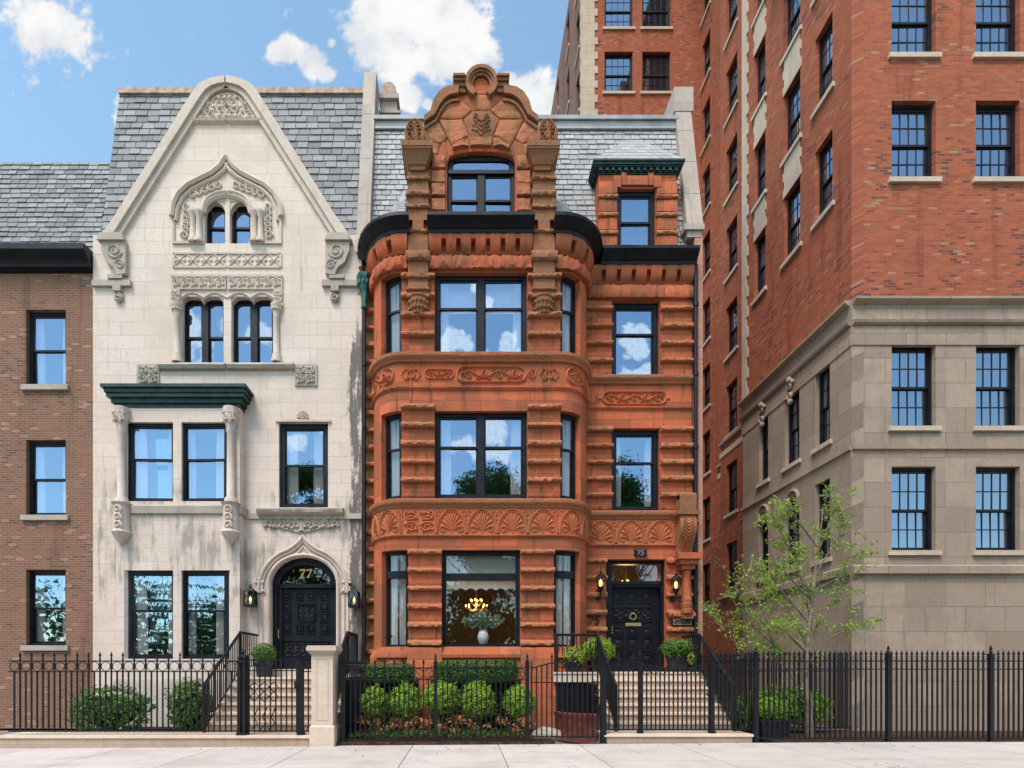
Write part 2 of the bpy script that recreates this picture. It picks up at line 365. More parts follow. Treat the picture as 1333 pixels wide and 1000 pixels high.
    def lathe(s, x, y, prof, n=12, rot=0.):
        m = len(prof); vs = []
        for r, z in prof:
            for j in range(n):
                t = 2 * math.pi * j / n + rot; vs.append((x + r * math.cos(t), y + r * math.sin(t), z))
        fs = [(i * n + j, i * n + (j + 1) % n, (i + 1) * n + (j + 1) % n, (i + 1) * n + j) for i in range(m - 1) for j in range(n)]
        fs += [tuple(range(n - 1, -1, -1)), tuple((m - 1) * n + j for j in range(n))]
        return s.add(vs, fs)
    def ball(s, c, rx, ry=None, rz=None, n=8, m=6):
        ry = ry or rx; rz = rz or rx; vs = []; fs = []
        for i in range(1, m):
            a = math.pi * i / m
            for j in range(n):
                t = 2 * math.pi * j / n; vs.append((c[0] + rx * math.sin(a) * math.cos(t), c[1] + ry * math.sin(a) * math.sin(t), c[2] + rz * math.cos(a)))
        vs += [(c[0], c[1], c[2] + rz), (c[0], c[1], c[2] - rz)]; T = len(vs) - 2
        for i in range(m - 2):
            for j in range(n): fs.append((i * n + j, (i + 1) * n + j, (i + 1) * n + (j + 1) % n, i * n + (j + 1) % n))
        for j in range(n): fs += [(T, j, (j + 1) % n), (T + 1, (m - 2) * n + (j + 1) % n, (m - 2) * n + j)]
        return s.add(vs, fs)
    def prism(s, poly, y0, y1):
        """polygon of (x, z) extruded from y0 to y1"""
        n = len(poly)
        return s.add([(x, y0, z) for x, z in poly] + [(x, y1, z) for x, z in poly],
                     [tuple(range(n)), tuple(range(2 * n - 1, n - 1, -1))] + [(i, i + n, (i + 1) % n + n, (i + 1) % n) for i in range(n)])
    def ribbon(s, outer, inner, y0, y1):
        """strip between two (x, z) lines of equal length, extruded in y"""
        n = len(outer)
        vs = [(x, y0, z) for x, z in outer] + [(x, y0, z) for x, z in inner] + [(x, y1, z) for x, z in outer] + [(x, y1, z) for x, z in inner]
        fs = []
        for i in range(n - 1):
            fs += [(i, i + 1, n + i + 1, n + i), (2 * n + i, 3 * n + i, 3 * n + i + 1, 2 * n + i + 1), (i, 2 * n + i, 2 * n + i + 1, i + 1), (n + i, n + i + 1, 3 * n + i + 1, 3 * n + i)]
        fs += [(0, n, 3 * n, 2 * n), (n - 1, 3 * n - 1, 4 * n - 1, 2 * n - 1)]
        return s.add(vs, fs)
    def build(s, name, m, parent=None, fix=True, sm=40, smooth=True):
        me = bpy.data.meshes.new(name); me.from_pydata(s.v, [], s.f)
        if fix and len(s.f) < 150000:
            bm = bmesh.new(); bm.from_mesh(me); bmesh.ops.recalc_face_normals(bm, faces=bm.faces); bm.to_mesh(me); bm.free()
        uvl = me.uv_layers.new(name='UVMap'); dat = []
        vs = s.v
        for p in me.polygons:
            k = s.uv.get(p.index)
            if k and len(k) == p.loop_total:
                own = dict(zip(s.f[p.index], k))
                for vi in p.vertices: dat += own[vi]
            else:
                n = p.normal; ax, ay, az = abs(n.x), abs(n.y), abs(n.z)
                for vi in p.vertices:
                    v = vs[vi]; dat += (v[1], v[2]) if ax > ay and ax > az else ((v[0], v[2]) if ay >= az else (v[0], v[1]))
        uvl.data.foreach_set('uv', dat)
        if smooth:
            me.polygons.foreach_set('use_smooth', [True] * len(me.polygons)); me.set_sharp_from_angle(angle=R(sm))
        for x in [m] + s.mats: me.materials.append(M[x])
        if s.mi: me.polygons.foreach_set('material_index', [s.mi.get(i, 0) for i in range(len(me.polygons))])
        o = bpy.data.objects.new(name, me); COL.objects.link(o)
        if parent: o.parent = parent; o.matrix_parent_inverse = parent_inv(parent)
        return o
def parent_inv(p):
    from mathutils import Matrix
    return Matrix.Translation(-Vector(p.location)) if p.parent is None else Matrix.Identity(4)
def tag(o, label=None, cat=None, group=None, kind=None):
    if label: o['label'] = label
    if cat: o['category'] = cat
    if group: o['group'] = group
    if kind: o['kind'] = kind
    return o
def thing(name, label, cat, loc, group=None, kind=None):
    o = bpy.data.objects.new(name, None); COL.objects.link(o); o.location = loc; o.empty_display_size = .2
    return tag(o, label, cat, group, kind)
def structure(name, mb, m): return tag(mb.build(name, m), kind='structure')

# ---- carved ornament as lists of (U, z) lines
def arc(cu, cz, r, a0, a1, n=12, sx=1.): return [(cu + sx * r * math.cos(R(a0 + (a1 - a0) * i / n)), cz + r * math.sin(R(a0 + (a1 - a0) * i / n))) for i in range(n + 1)]
def spiral(cu, cz, r, a0, turns, n=22, sx=1.): return [(cu + sx * r * (1 - .82 * i / n) * math.cos(R(a0) + turns * 2 * math.pi * i / n), cz + r * (1 - .82 * i / n) * math.sin(R(a0) + turns * 2 * math.pi * i / n)) for i in range(n + 1)]
def frieze_fans(mb, P, U0, U1, z0, z1, w=.86, r=.026):
    h = z1 - z0; k = max(1, round((U1 - U0) / w)); w = (U1 - U0) / k
    for i in range(k):
        c = U0 + (i + .5) * w; L = lambda pts, rr=r: mb.relief(P, [(min(max(u, U0 + .02), U1 - .02), min(max(z, z0 + .01), z1 - .01)) for u, z in pts], rr)
        for q in (.98, .90): L([(c + w * .5 * q * math.cos(t), z0 + h * q * 1.0 * math.sin(t)) for t in [math.pi * j / 16 for j in range(17)]], r * (1.1 if q > .9 else .8))
        for sx in (-1, 1):
            L(spiral(c + sx * w * .30, z0 + h * .20, h * .17, 100, 1.4, 16, sx), r * .8); L(spiral(c + sx * w * .42, z1 - h * .20, h * .15, -60, 1.3, 14, -sx), r * .8)
            for a in (14, 32, 50, 68, 82): L([(c + sx * w * .42 * s * math.cos(R(a)) * (1 - .12 * math.sin(s * 3)), z0 + .04 + h * .84 * s * math.sin(R(a)) + .05 * math.sin(s * 3)) for s in (.12, .3, .5, .7, .85, 1)], [r * .4, r * .8, r * 1.1, r * 1.3, r, r * .4])
            e = c + sx * w * .5
            for s in (.10, .22, .36): L([(e - sx * w * s * (1 - t) ** .6 * 1.0, z1 - h * .05 - h * (.75 - s) * t) for t in (0, .2, .4, .6, .8, 1)], [r * .4, r, r * 1.1, r, r * .9, r * .5])
        L([(c, z0 + .03), (c, z0 + h * .5)], r * .8)
        for sx in (-1, 1): mb.ball(P.pt(c + sx * w * .42, .01, z1 - h * .12), .035, .03, .035, 6, 4)
def frieze_scroll(mb, P, U0, U1, z0, z1, r=.016):
    h = z1 - z0; c = (z0 + z1) / 2; q = h * .5
    mb.relief(P, [(U0 + q, z1), (U1 - q, z1)] + arc(U1 - q, c, q, 90, -90, 8) + [(U0 + q, z0)] + arc(U0 + q, c, q, 270, 90, 8), r * 1.1)
    n = max(2, int((U1 - U0) / (h * .95))); w = (U1 - U0 - h * .5) / n; A = U0 + h * .25
    mb.relief(P, [(A + (U1 - U0 - h * .5) * i / (n * 8), c + h * .2 * math.sin(math.pi * i / 8)) for i in range(n * 8 + 1)], r)
    for i in range(n):
        u = A + (i + .5) * w; sg = -1 if i % 2 else 1
        mb.relief(P, spiral(u, c - sg * h * .10, h * .25, 180, -1.3 * sg, 16), r * .85)
        for q in (-.33, .33): mb.relief(P, [(u + q * w, c + sg * h * .12), (u + q * w * 1.3, c + sg * h * .30), (u + q * w * .7, c + sg * h * .38)], [r * .6, r * 1.2, r * .5])
def scrollwork(mb, P, U0, U1, z0, z1, r=.02, nu=2, nz=2, off=0.):
    w = (U1 - U0) / nu; h = (z1 - z0) / nz
    for i in range(nu):
        for j in range(nz):
            u = U0 + (i + .5) * w; z = z0 + (j + .5) * h; sx = 1 if (i + j) % 2 else -1
            q = min(w, h) * .42; ex, ez = w * .46 / q, h * .46 / q
            mb.relief(P, [(u + (a - u) * min(ex, 1.8), z + (b - z) * min(ez, 1.8)) for a, b in spiral(u, z, q, 30 + 90 * j, 1.6, 18, sx)], r, off)
            for a in (45, 135, 225, 315):
                mb.relief(P, [(u + w * .30 * math.cos(R(a)), z + h * .30 * math.sin(R(a))), (u + w * .45 * math.cos(R(a + 14)), z + h * .45 * math.sin(R(a + 14))), (u + w * .46 * math.cos(R(a + 34)), z + h * .46 * math.sin(R(a + 34)))], [r * 1.1, r * 1.2, r * .4], off)

# ---- windows
def window(P, U0, U1, z0, z1, parent, rec=.16, cols=1, split=.5, fw=.10, g='glass', curtain=.2, kind='hung', cmat='curtain', name='window', muntin=0, both=True, cz=1.):
    mb = MB(); pn = MB(); d0, d1 = -rec - .09, -rec
    mb.rect(P, U0, U0 + fw, d0, d1, z0, z1); mb.rect(P, U1 - fw, U1, d0, d1, z0, z1)
    mb.rect(P, U0 + fw, U1 - fw, d0, d1, z1 - fw, z1); mb.rect(P, U0 + fw, U1 - fw, d0, d1 + .02, z0, z0 + fw * .9)
    A = U0 + fw; B = U1 - fw; zb = z0 + fw * .9; zt = z1 - fw; mw = .17; cw = (B - A - mw * (cols - 1)) / cols; sf = .045
    for c in range(cols):
        a = A + c * (cw + mw); b = a + cw
        if c: mb.rect(P, a - mw, a, d0, d1 + .015, zb, zt)
        if kind == 'hung':
            zm = zb + (zt - zb) * split
            for (q0, q1, o) in ((zm - .03, zt, -rec - .03), (zb, zm + .03, -rec - .065)):
                mb.rect(P, a, a + sf, o - .03, o, q0, q1); mb.rect(P, b - sf, b, o - .03, o, q0, q1)
                mb.rect(P, a + sf, b - sf, o - .03, o, q0, q0 + .055); mb.rect(P, a + sf, b - sf, o - .03, o, q1 - .055, q1)
                us = P.us(a + sf, b - sf, .12); tl = rnd.uniform(-.004, .004); tz = rnd.uniform(-.005, .005)
                vs = []; 
                for i, u in enumerate(us):
                    e = tl * (2 * i / (len(us) - 1) - 1)
                    vs += [P.pt(u, o - .016 + e - tz, q0 + .05), P.pt(u, o - .016 + e + tz, q1 - .05)]
                pn.add(vs, [(2 * i, 2 * i + 2, 2 * i + 3, 2 * i + 1) for i in range(len(us) - 1)])
                if muntin:
                    for k in range(1, muntin): mb.rect(P, a + sf + (b - a - 2 * sf) * k / muntin - .012, a + sf + (b - a - 2 * sf) * k / muntin + .012, o - .024, o - .004, q0 + .05, q1 - .05)
                    mb.rect(P, a + sf, b - sf, o - .024, o - .005, (q0 + q1) / 2 - .012, (q0 + q1) / 2 + .012)
        else:   # fixed lower light with a transom above
            zm = zb + (zt - zb) * split
            mb.rect(P, a, b, d0, d1 + .03, zm - .09, zm + .09)
            for q0, q1 in ((zm + .09, zt), (zb, zm - .09)):
                us = P.us(a, b, .15); vs = []
                for u in us: vs += [P.pt(u, -rec - .05, q0), P.pt(u, -rec - .05, q1)]
                pn.add(vs, [(2 * i, 2 * i + 2, 2 * i + 3, 2 * i + 1) for i in range(len(us) - 1)])
    w = mb.build(name, 'black', parent); pn.build('pane', g, w, fix=False, smooth=False)
    if curtain:
        cs = MB()
        sides = ((A - .05, A + (B - A) * curtain), (B - (B - A) * curtain, B + .05)) if both else ((A - .05, A + (B - A) * curtain),)
        for a, b in sides:
            n = 26; vs = []
            for i in range(n + 1):
                u = a + (b - a) * i / n; o = -rec - .15 + .03 * math.sin(i * 1.55 + u * 3)
                for t in (0, .35, .7, 1): vs.append(P.pt(u + (.03 * math.sin(t * 2.5) * (1 if a < (A + B) / 2 - .1 else -1)), o * (1 + .1 * t), zt + .05 - (zt - zb + .1) * t * cz))
            cs.add(vs, [(4 * i + j, 4 * i + j + 1, 4 * i + j + 5, 4 * i + j + 4) for i in range(n) for j in range(3)])
        cs.build('curtain', cmat, w, fix=False)
    return w

# ---- slates
def slates(mb, O, du, dv, dn, w, h, keep=None, tw=.27, th=.175):
    O, du, dv, dn = map(Vector, (O, du, dv, dn)); rows = int(h / th) + 1
    for r in range(rows):
        v0 = r * th; v1 = min(h, v0 + th * 1.25); u = -tw * (r % 2) * .5 - rnd.random() * .03
        while u < w:
            q = tw * rnd.uniform(.88, 1.12); a = max(0, u); b = min(w, u + q - .016); u += q
            if b - a < .03: continue
            if keep and not keep((a + b) / 2, v0 + th / 2): continue
            l = .034 + rnd.uniform(-.008, .010); e = rnd.uniform(-.008, .008)
            P = lambda uu, vv, k: O + du * uu + dv * vv + dn * k
            mb.add([P(a, v0 + e, l), P(b, v0 + e, l), P(b, v1, .006), P(a, v1, .006), P(a, v0 + e, 0), P(b, v0 + e, 0), P(b, v1, 0), P(a, v1, 0)],
                   [(0, 1, 2, 3), (4, 5, 1, 0), (5, 6, 2, 1), (7, 4, 0, 3)])

# ---- foliage
def leaf(mb, p, n, s, asp=.55, rg=rnd):
    n = n.normalized(); t = Vector((rg.uniform(-1, 1), rg.uniform(-1, 1), rg.uniform(-1, 1))); a = n.cross(t)
    if a.length < 1e-3: return
    a = a.normalized() * s * .5; b = n.cross(a).normalized() * s * .5 * asp; c = n * s * .08
    mb.add([p - a, p + b + c, p + a, p - b + c], [(0, 1, 2, 3)])
def clump(mb, c, rx, ry, rz, n, s, seed=0, core=.8, lump=.22, up=.25, fq=3.2, lo=-1.):
    rg = random.Random(seed); c = Vector(c)
    for i in range(n):
        z = rg.uniform(lo, 1); t = rg.uniform(0, 2 * math.pi); q = math.sqrt(max(0, 1 - z * z)); d = Vector((q * math.cos(t), q * math.sin(t), z))
        k = 1 + lump * mnoise.noise(d * fq + Vector((seed * 3.1, 0, 0))) * 2
        k *= rg.uniform(core, 1.02) if rg.random() < .85 else rg.uniform(.9, 1.12)
        p = c + Vector((d.x * rx, d.y * ry, d.z * rz)) * k
        n2 = d + Vector((rg.uniform(-1, 1), rg.uniform(-1, 1), rg.uniform(-1, 1) + up)) * .75
        leaf(mb, p, n2, s * rg.uniform(.65, 1.25), rg.uniform(.45, .75), rg)
# ------------------------------------------------------------------ camera, sky, sun
EXPO = .98
cam = bpy.data.cameras.new('camera'); co = bpy.data.objects.new('camera', cam); COL.objects.link(co)
co.location = (0, 0, HE); co.rotation_euler = (R(90), 0, 0); cam.sensor_width = 36; cam.sensor_fit = 'HORIZONTAL'
cam.lens = F / 1333 * 36; cam.shift_x = 62.5 / 1333; cam.shift_y = 370 / 1333; cam.clip_end = 2000; S.camera = co
S.view_settings.view_transform = 'Standard'; S.view_settings.look = 'None'; S.view_settings.exposure = EXPO; S.view_settings.gamma = 1
SUN_EL, SUN_AZ = 60, 212      # degrees; azimuth clockwise from +Y: behind the camera, a little to the left
sun = bpy.data.lights.new('sun', 'SUN'); so = bpy.data.objects.new('sun', sun); COL.objects.link(so)
sun.energy = 2.2; sun.angle = R(24); sun.color = (1., .90, .83)
so.rotation_euler = Vector((-math.sin(R(SUN_AZ)) * math.cos(R(SUN_EL)), -math.cos(R(SUN_AZ)) * math.cos(R(SUN_EL)), -math.sin(R(SUN_EL)))).to_track_quat('-Z', 'Y').to_euler()
so.location = (-6, -12, 30)
W = bpy.data.worlds.new('World'); S.world = W; W.use_nodes = True
wt = W.node_tree; wt.nodes.clear(); N = NT(wt)
sky = N.n('ShaderNodeTexSky', sky_type='NISHITA'); sky.sun_disc = False; sky.sun_elevation = R(SUN_EL); sky.sun_rotation = R(SUN_AZ)
sky.air_density = 1.0; sky.dust_density = .3; sky.ozone_density = .7
bg = N.n('ShaderNodeBackground'); bg.inputs[1].default_value = .15; N.l(N.mix(1., sky.outputs[0], (1.06, 1.14, 1.0), 'MULTIPLY'), bg.inputs[0])
gen = N.n('ShaderNodeTexCoord').outputs['Generated']
sx = N.n('ShaderNodeSeparateXYZ'); N.l(gen, sx.inputs[0]); dx, dy, dz = sx.outputs
yy = N.math('MAXIMUM', dy, .02)
cx = N.n('ShaderNodeCombineXYZ'); N.l(N.math('DIVIDE', dx, yy), cx.inputs[0]); N.l(N.math('DIVIDE', dz, yy), cx.inputs[1]); gp = cx.outputs[0]
# cumulus seen to the north: each cloud is a bundle of soft puffs on the sky sphere
puffs = [(478, 42, 52), (520, 52, 62), (575, 58, 62), (622, 74, 36), (500, 5, 56), (560, 2, 56), (602, 30, 42), (645, 80, 18),
         (372, 70, 24), (405, 80, 28), (425, 96, 16), (360, 64, 12), (432, 56, 10), (540, 124, 27), (524, 114, 17), (556, 134, 15),
         (688, 126, 44), (722, 140, 44), (662, 106, 20), (700, 160, 40), (-120, 120, 90), (60, 40, 70), (180, 150, 40), (1250, 60, 90), (1180, -20, 80), (120, 320, 70)]
dens = None; hgt = None
for px, py, r in puffs:
    d = N.n('ShaderNodeVectorMath', operation='DISTANCE'); N.l(gp, d.inputs[0]); d.inputs[1].default_value = ((px - XV) / F, (YH - py) / F, 0)
    m = N.ramp(d.outputs['Value'], r * 1.75 / F, 0.)
    h = N.math('MULTIPLY', m, N.ramp(sx.outputs[2], 0, 1)) if False else None
    dens = m if dens is None else N.math('MAXIMUM', dens, m)
nz = N.noise(gp, 11., 10, .6, .1); nb = N.noise(gp, 4., 5, .5)
front = N.math('MULTIPLY', N.ramp(N.math('ADD', dens, N.math('MULTIPLY', N.math('SUBTRACT', nz, .5), 2.4)), .36, .72), N.ramp(dy, .03, .12))
mp = N.n('ShaderNodeMapping'); N.l(gen, mp.inputs[0]); mp.inputs['Scale'].default_value = (1, 1, 1.8)
nr = N.noise(mp.outputs[0], 3.4, 8, .56, .2)
band = N.math('MULTIPLY', N.ramp(dz, .26, .40), N.ramp(dz, .60, .50))
rear = N.math('MULTIPLY', N.math('MULTIPLY', N.ramp(nr, .44, .52), N.ramp(dy, -.05, -.3)), band)
gq = N.n('ShaderNodeCombineXYZ'); yb = N.math('MAXIMUM', N.math('MULTIPLY', dy, -1.), .02); N.l(N.math('DIVIDE', dx, yb), gq.inputs[0]); N.l(N.math('DIVIDE', dz, yb), gq.inputs[1]); gq = gq.outputs[0]; d2 = None
for px, py, r in ((585, 462, 16), (598, 456, 18), (615, 462, 14), (650, 450, 20), (668, 462, 18), (690, 455, 20), (540, 450, 26), (740, 455, 30), (838, 442, 20), (818, 430, 13), (828, 482, 22), (812, 490, 18), (850, 474, 16), (400, 440, 40), (450, 560, 40), (340, 430, 26), (620, 380, 14), (590, 366, 10), (380, 575, 16), (640, 572, 26), (600, 560, 18), (830, 350, 22), (700, 420, 20), (200, 420, 60), (1000, 440, 60), (1150, 350, 50)):
    d = N.n('ShaderNodeVectorMath', operation='DISTANCE'); N.l(gq, d.inputs[0]); d.inputs[1].default_value = ((px - XV) / F, (YH - py) / F, 0); m = N.ramp(d.outputs['Value'], r * 1.75 / F, 0.); d2 = m if d2 is None else N.math('MAXIMUM', d2, m)
nq = N.noise(gq, 18., 9, .6, .1)
rear = N.math('MULTIPLY', N.ramp(N.math('ADD', d2, N.math('MULTIPLY', N.math('SUBTRACT', nq, .5), 2.2)), .42, .66), N.ramp(dy, -.03, -.12))
cl = N.math('MAXIMUM', front, rear)
tone = N.ramp(N.math('ADD', N.math('MULTIPLY', nb, .6), N.math('MULTIPLY', nz, .6)), .46, .70)
ccol = N.mix(tone, (.74, .77, .82), (1., .995, .985))
bc = N.n('ShaderNodeBackground'); N.l(ccol, bc.inputs[0]); N.l(N.math('MULTIPLY_ADD', N.ramp(dy, -.02, -.1), .75, .50), bc.inputs[1])
ms = N.n('ShaderNodeMixShader'); N.l(cl, ms.inputs[0]); N.l(bg.outputs[0], ms.inputs[1]); N.l(bc.outputs[0], ms.inputs[2])
wo = N.n('ShaderNodeOutputWorld'); N.l(ms.outputs[0], wo.inputs[0])

# ------------------------------------------------------------------ ground
def zg(x): return .0067 * (max(-9, min(9, x)) - 3.5)
structure('ground', MB().add([(-400, -400, -.16), (400, -400, -.16), (400, 600, -.16), (-400, 600, -.16)], [(0, 1, 2, 3)]), 'ground')
mb = MB(); jx = [-3.17, -1.06, .71, 2.36, 4.33]
while jx[0] > -26: jx.insert(0, jx[0] - 1.9)
while jx[-1] < 26: jx.append(jx[-1] + 1.9)
for a, b in zip(jx, jx[1:]):
    for y0, y1 in ((9.16, 11.27), (7.2, 9.15)):
        g = .008; vs = []
        x0, x1 = a + g, b - g
        mb.hexa([(x0, y0 + g, zg(x0) - .1), (x1, y0 + g, zg(x1) - .1), (x1, y1, zg(x1) - .1), (x0, y1, zg(x0) - .1)], [(x0, y0 + g, zg(x0)), (x1, y0 + g, zg(x1)), (x1, y1, zg(x1)), (x0, y1, zg(x0))])
structure('sidewalk', mb, 'concrete')
structure('kerb', MB().box(-60, 60, 4.0, 4.2, -.3, -.02), 'kerb')
structure('road', MB().add([(-200, -6, -.155), (200, -6, -.155), (200, 4, -.155), (-200, 4, -.155)], [(0, 1, 2, 3)]), 'asphalt')
structure('verge_soil', MB().box(-60, 60, 4.2, 7.19, -.3, -.06), 'soil')
structure('garden_soil', MB().box(-2.66, 1.9, 11.29, 14.6, -.2, .03), 'soil')
structure('garden_soil', MB().box(6.6, 30, 11.29, 13.4, -.2, .02), 'soil')
structure('passage_paving', MB().box(6.6, 9.6, 13.4, 26, -.2, .04), 'ground')

# ------------------------------------------------------------------ THE RED TOWNHOUSE
H = thing('townhouse', 'red sandstone townhouse with rounded bay, carved friezes and scrolled gable', 'house', (2, 15, 0))
CX, HALF, RX, RY, YW = .44, 2.03, .89, 1.07, 15.
YB = YW - RY
bp = [(CX - HALF - RX * math.sin(R(a)), YW - RY * math.cos(R(a))) for a in range(90, 0, -5)] + [(CX - HALF, YB)]
nc = len(bp) - 1
bp += [(CX + HALF, YB)] + [(CX + HALF + RX * math.sin(R(a)), YW - RY * math.cos(R(a))) for a in range(5, 91, 5)]
BAY = Path(bp); shift = -(BAY.u[nc] + HALF); BAY.u = [u + shift for u in BAY.u]; UE = BAY.u[-1]
RW = Path([(3.2, YW), (6.32, YW)], 3.2)          # entrance wall, U = X
LW = Path([(-2.98, YW), (-2.2, YW)], -2.98)      # narrow strip left of the bay
def zb(py, off=0): return PZ(py, YB - off)
def zw(py, off=0): return PZ(py, YW - off)
Z = dict(f1s=zb(843), f1t=zb(716), fr0=zb(696.5), fr1=zb(662), s2=zb(649), f2t=zb(535), m20=zb(511), m21=zb(505), g1=zb(474), s3=zb(461.5), f3t=zb(355), lint0=11.80, lint1=12.16, corn=12.6)
SIDE = (2.04, 2.68)
wb = MB()
def bay_ops(cw, sd, z0, z1): return [(-cw, cw, z0, z1), (sd[0], sd[1], z0, z1), (-sd[1], -sd[0], z0, z1)]
S1 = (1.87, 2.66)
ops = bay_ops(1.01, S1, Z['f1s'], Z['f1t']) + bay_ops(1.19, SIDE, Z['s2'], Z['f2t']) + bay_ops(1.19, SIDE, Z['s3'], Z['f3t'])
wb.wall(BAY, -UE, UE, 1.2, 13.0, ops)
# sandstone jamb stones stand 3 cm proud on the piers so that the courses read as separate blocks
def pier(P, u0, u1, z0, z1, step, first, mbw, mbr, rough=.035):
    z = first; zl = []
    while z > z0: zl.append(z); z -= step
    e = [z1] + zl + [z0]
    for a, b in zip(e, e[1:]):
        if a - b > .08:
            t, q = a - .01, b + .01
            mbw.sweep(P, u0, u1, [(.0, q), (rough * .8, q + .012), (rough + .012, q + (t - q) * .3), (rough + .01, q + (t - q) * .65), (rough * .8, t - .012), (.0, t)], .05, .022, 0, 11., rnd.random() * 40)
    for z in zl: mbr.rock(P, u0 - .015, u1 + .015, z, .135 * rnd.uniform(.9, 1.2), .12 + rough, jit=.05)
rb = MB()
for sg in (1, -1):
    q = lambda a, b: (min(sg * a, sg * b), max(sg * a, sg * b))
    pier(BAY, *q(1.02, 1.86), Z['f1s'], Z['f1t'], .467, zb(719), wb, rb)
    pier(BAY, *q(1.20, 2.03), Z['s2'] + .02, Z['f2t'], .468, zb(531), wb, rb)
    pier(BAY, *q(1.20, 2.03), Z['s3'] + .02, Z['f3t'] + .02, .495, zb(362), wb, rb)
wb.join(rb, 'sandband').build('bay_wall', 'sand', H); rb = MB()
# plinth of the bay
pl = MB(); pl.sweep(BAY, -UE, UE, [(-.1, -.15), (.10, -.15), (.10, 1.9), (.04, 2.02), (-.1, 2.06)], .12, .03, 0, 3.)
for sg in (-1, 1): pl.sweep(BAY, min(sg * 1.0, sg * 1.88), max(sg * 1.0, sg * 1.88), [(.0, -.1), (.17, -.1), (.17, 2.0), (.13, 2.1), (0, 2.12)], .12, .035, 0, 3.3, sg)
pl.build('plinth', 'sand', H)
sl = MB(); sl.sweep(BAY, -.99, .99, [(-.1, 1.84), (.17, 1.84), (.17, 1.92), (0.0, 2.12), (-.1, 2.13)])
for sg in (-1, 1): sl.sweep(BAY, min(sg * 1.89, sg * 2.75), max(sg * 1.89, sg * 2.75), [(-.1, 1.84), (.16, 1.84), (.16, 1.92), (0, 2.12), (-.1, 2.13)])
sl.build('window_sill', 'sand', H)
# mouldings and friezes
def mould(P, u0, u1, z0, z1, d, name, m='sand', jit=.004):
    h = z1 - z0
    return MB().sweep(P, u0, u1, [(-.02, z0), (d * .35, z0 + h * .02), (d * .45, z0 + h * .25), (d * .9, z0 + h * .42), (d, z0 + h * .6), (d, z0 + h * .88), (d * .7, z1), (-.02, z1 + .01)], .15, jit, .004, 4.).build(name, m, H)
LJ, RJ = 3.36, 6.30
for P, a, b in ((BAY, -UE, UE), (RW, 3.3, 5.86), (LW, -2.76, -2.45)):
    far = P is not BAY
    mould(P, a, b, 5.68, 5.91, .13, 'sill_course', 'sandband')
    mould(P, a, b, 4.93, 5.0, .06, 'frieze_moulding')
for P, a, b in ((BAY, -UE, UE), (RW, 3.3, 6.31), (LW, -2.76, -2.45)):
    mould(P, a, b, 9.43, 9.66, .14, 'sill_course', 'sandband')
    mould(P, a, b, 8.72, 8.81, .06, 'frieze_moulding')
f = MB(); f.rect(BAY, -UE, UE, -.02, .022, 5.0, 5.68); f.roff = .022; f.rz = 1.7
for a, b in ((-3.4, -2.05), (-1.15, 1.98), (2.0, 3.35)): frieze_fans(f, BAY, a, b, 5.03, 5.66, .80, .022)
for sg in (-1,): scrollwork(f, BAY, -2.0, -1.2, 5.05, 5.64, .026, 2, 2)
for u in (-2.03, -1.17): f.relief(BAY, [(u, 5.02), (u, 5.66)], .02)
f.build('carved_frieze', 'carved', H)
f = MB(); f.rect(RW, 3.36, 5.86, -.02, .022, 5.0, 5.68); f.roff = .022; f.rz = 1.7; frieze_fans(f, RW, 3.38, 5.84, 5.03, 5.66, .98, .022); f.build('carved_frieze', 'carved', H)
f = MB(); f.rz = 2.
for a, b in ((-3.3, -2.25), (-.62, 1.15), (2.2, 3.2)): frieze_scroll(f, BAY, a, b, 8.93, 9.32, .024)
for u in (-1.8, 1.75):
    for sg in (-1, 1): f.relief(BAY, [(u - .24, 9.12), (u - .16, 9.12 + sg * .13), (u, 9.12 + sg * .09), (u + .16, 9.12 + sg * .13), (u + .24, 9.12)], .016)
    f.relief(BAY, [(u, 8.84), (u, 9.42)], .016); f.relief(BAY, arc(u, 9.12, .1, 0, 360, 12), .018)
for a, b in ((-1.45, -.7), (1.2, 1.4)): frieze_scroll(f, BAY, a, b, 9.02, 9.25, .016)
f.build('carved_panel', 'carved', H)
f = MB(); f.rz = 2.; frieze_scroll(f, RW, PX(784, YW), PX(867, YW), 8.88, 9.22, .022)
for u in (PX(781, YW), PX(870, YW)): f.ball(P_ := RW.pt(u, .01, 9.05), .05, .03, .05)
f.build('carved_panel', 'carved', H)
# entrance wall
DX0, DX1 = PX(789, YW), PX(866.5, YW)
WX0, WX1 = PX(796.5, YW), PX(859, YW)
ew = MB(); eops = [(WX0, WX1, zw(491), zw(391)), (WX0, WX1, zw(664.5), zw(557.5)), (DX0, DX1, 0, zw(728))]
ew.wall(RW, 3.2, 6.31, -.1, 13.0, eops)
for u0, u1, z0, z1, st, first in ((3.36, WX0 - .01, zw(664), zw(557), .455, zw(559.5)), (WX1 + .01, 6.31, zw(664), zw(557), .455, zw(559.5)),
                                  (3.36, WX0 - .01, zw(491), zw(391), .48, zw(403)), (WX1 + .01, 6.31, zw(491), zw(391), .48, zw(403)),
                                  (3.36, DX0 - .01, 1.4, zw(728), .475, zw(730)), (DX1 + .01, 6.31, 1.4, zw(728), .475, zw(730))):
    pier(RW, u0, u1, z0, z1, st, first, ew, rb, .02)
ew.join(rb, 'sandband').build('entrance_wall', 'sand', H); rb = MB()
lw = MB(); lw.wall(LW, -2.98, -2.2, -.1, 13.0, [])
pier(LW, -2.76, -2.46, .2, 12.1, .47, 11.9, lw, rb, .02)
lw.join(rb, 'sandband').build('side_strip', 'sandold', H)
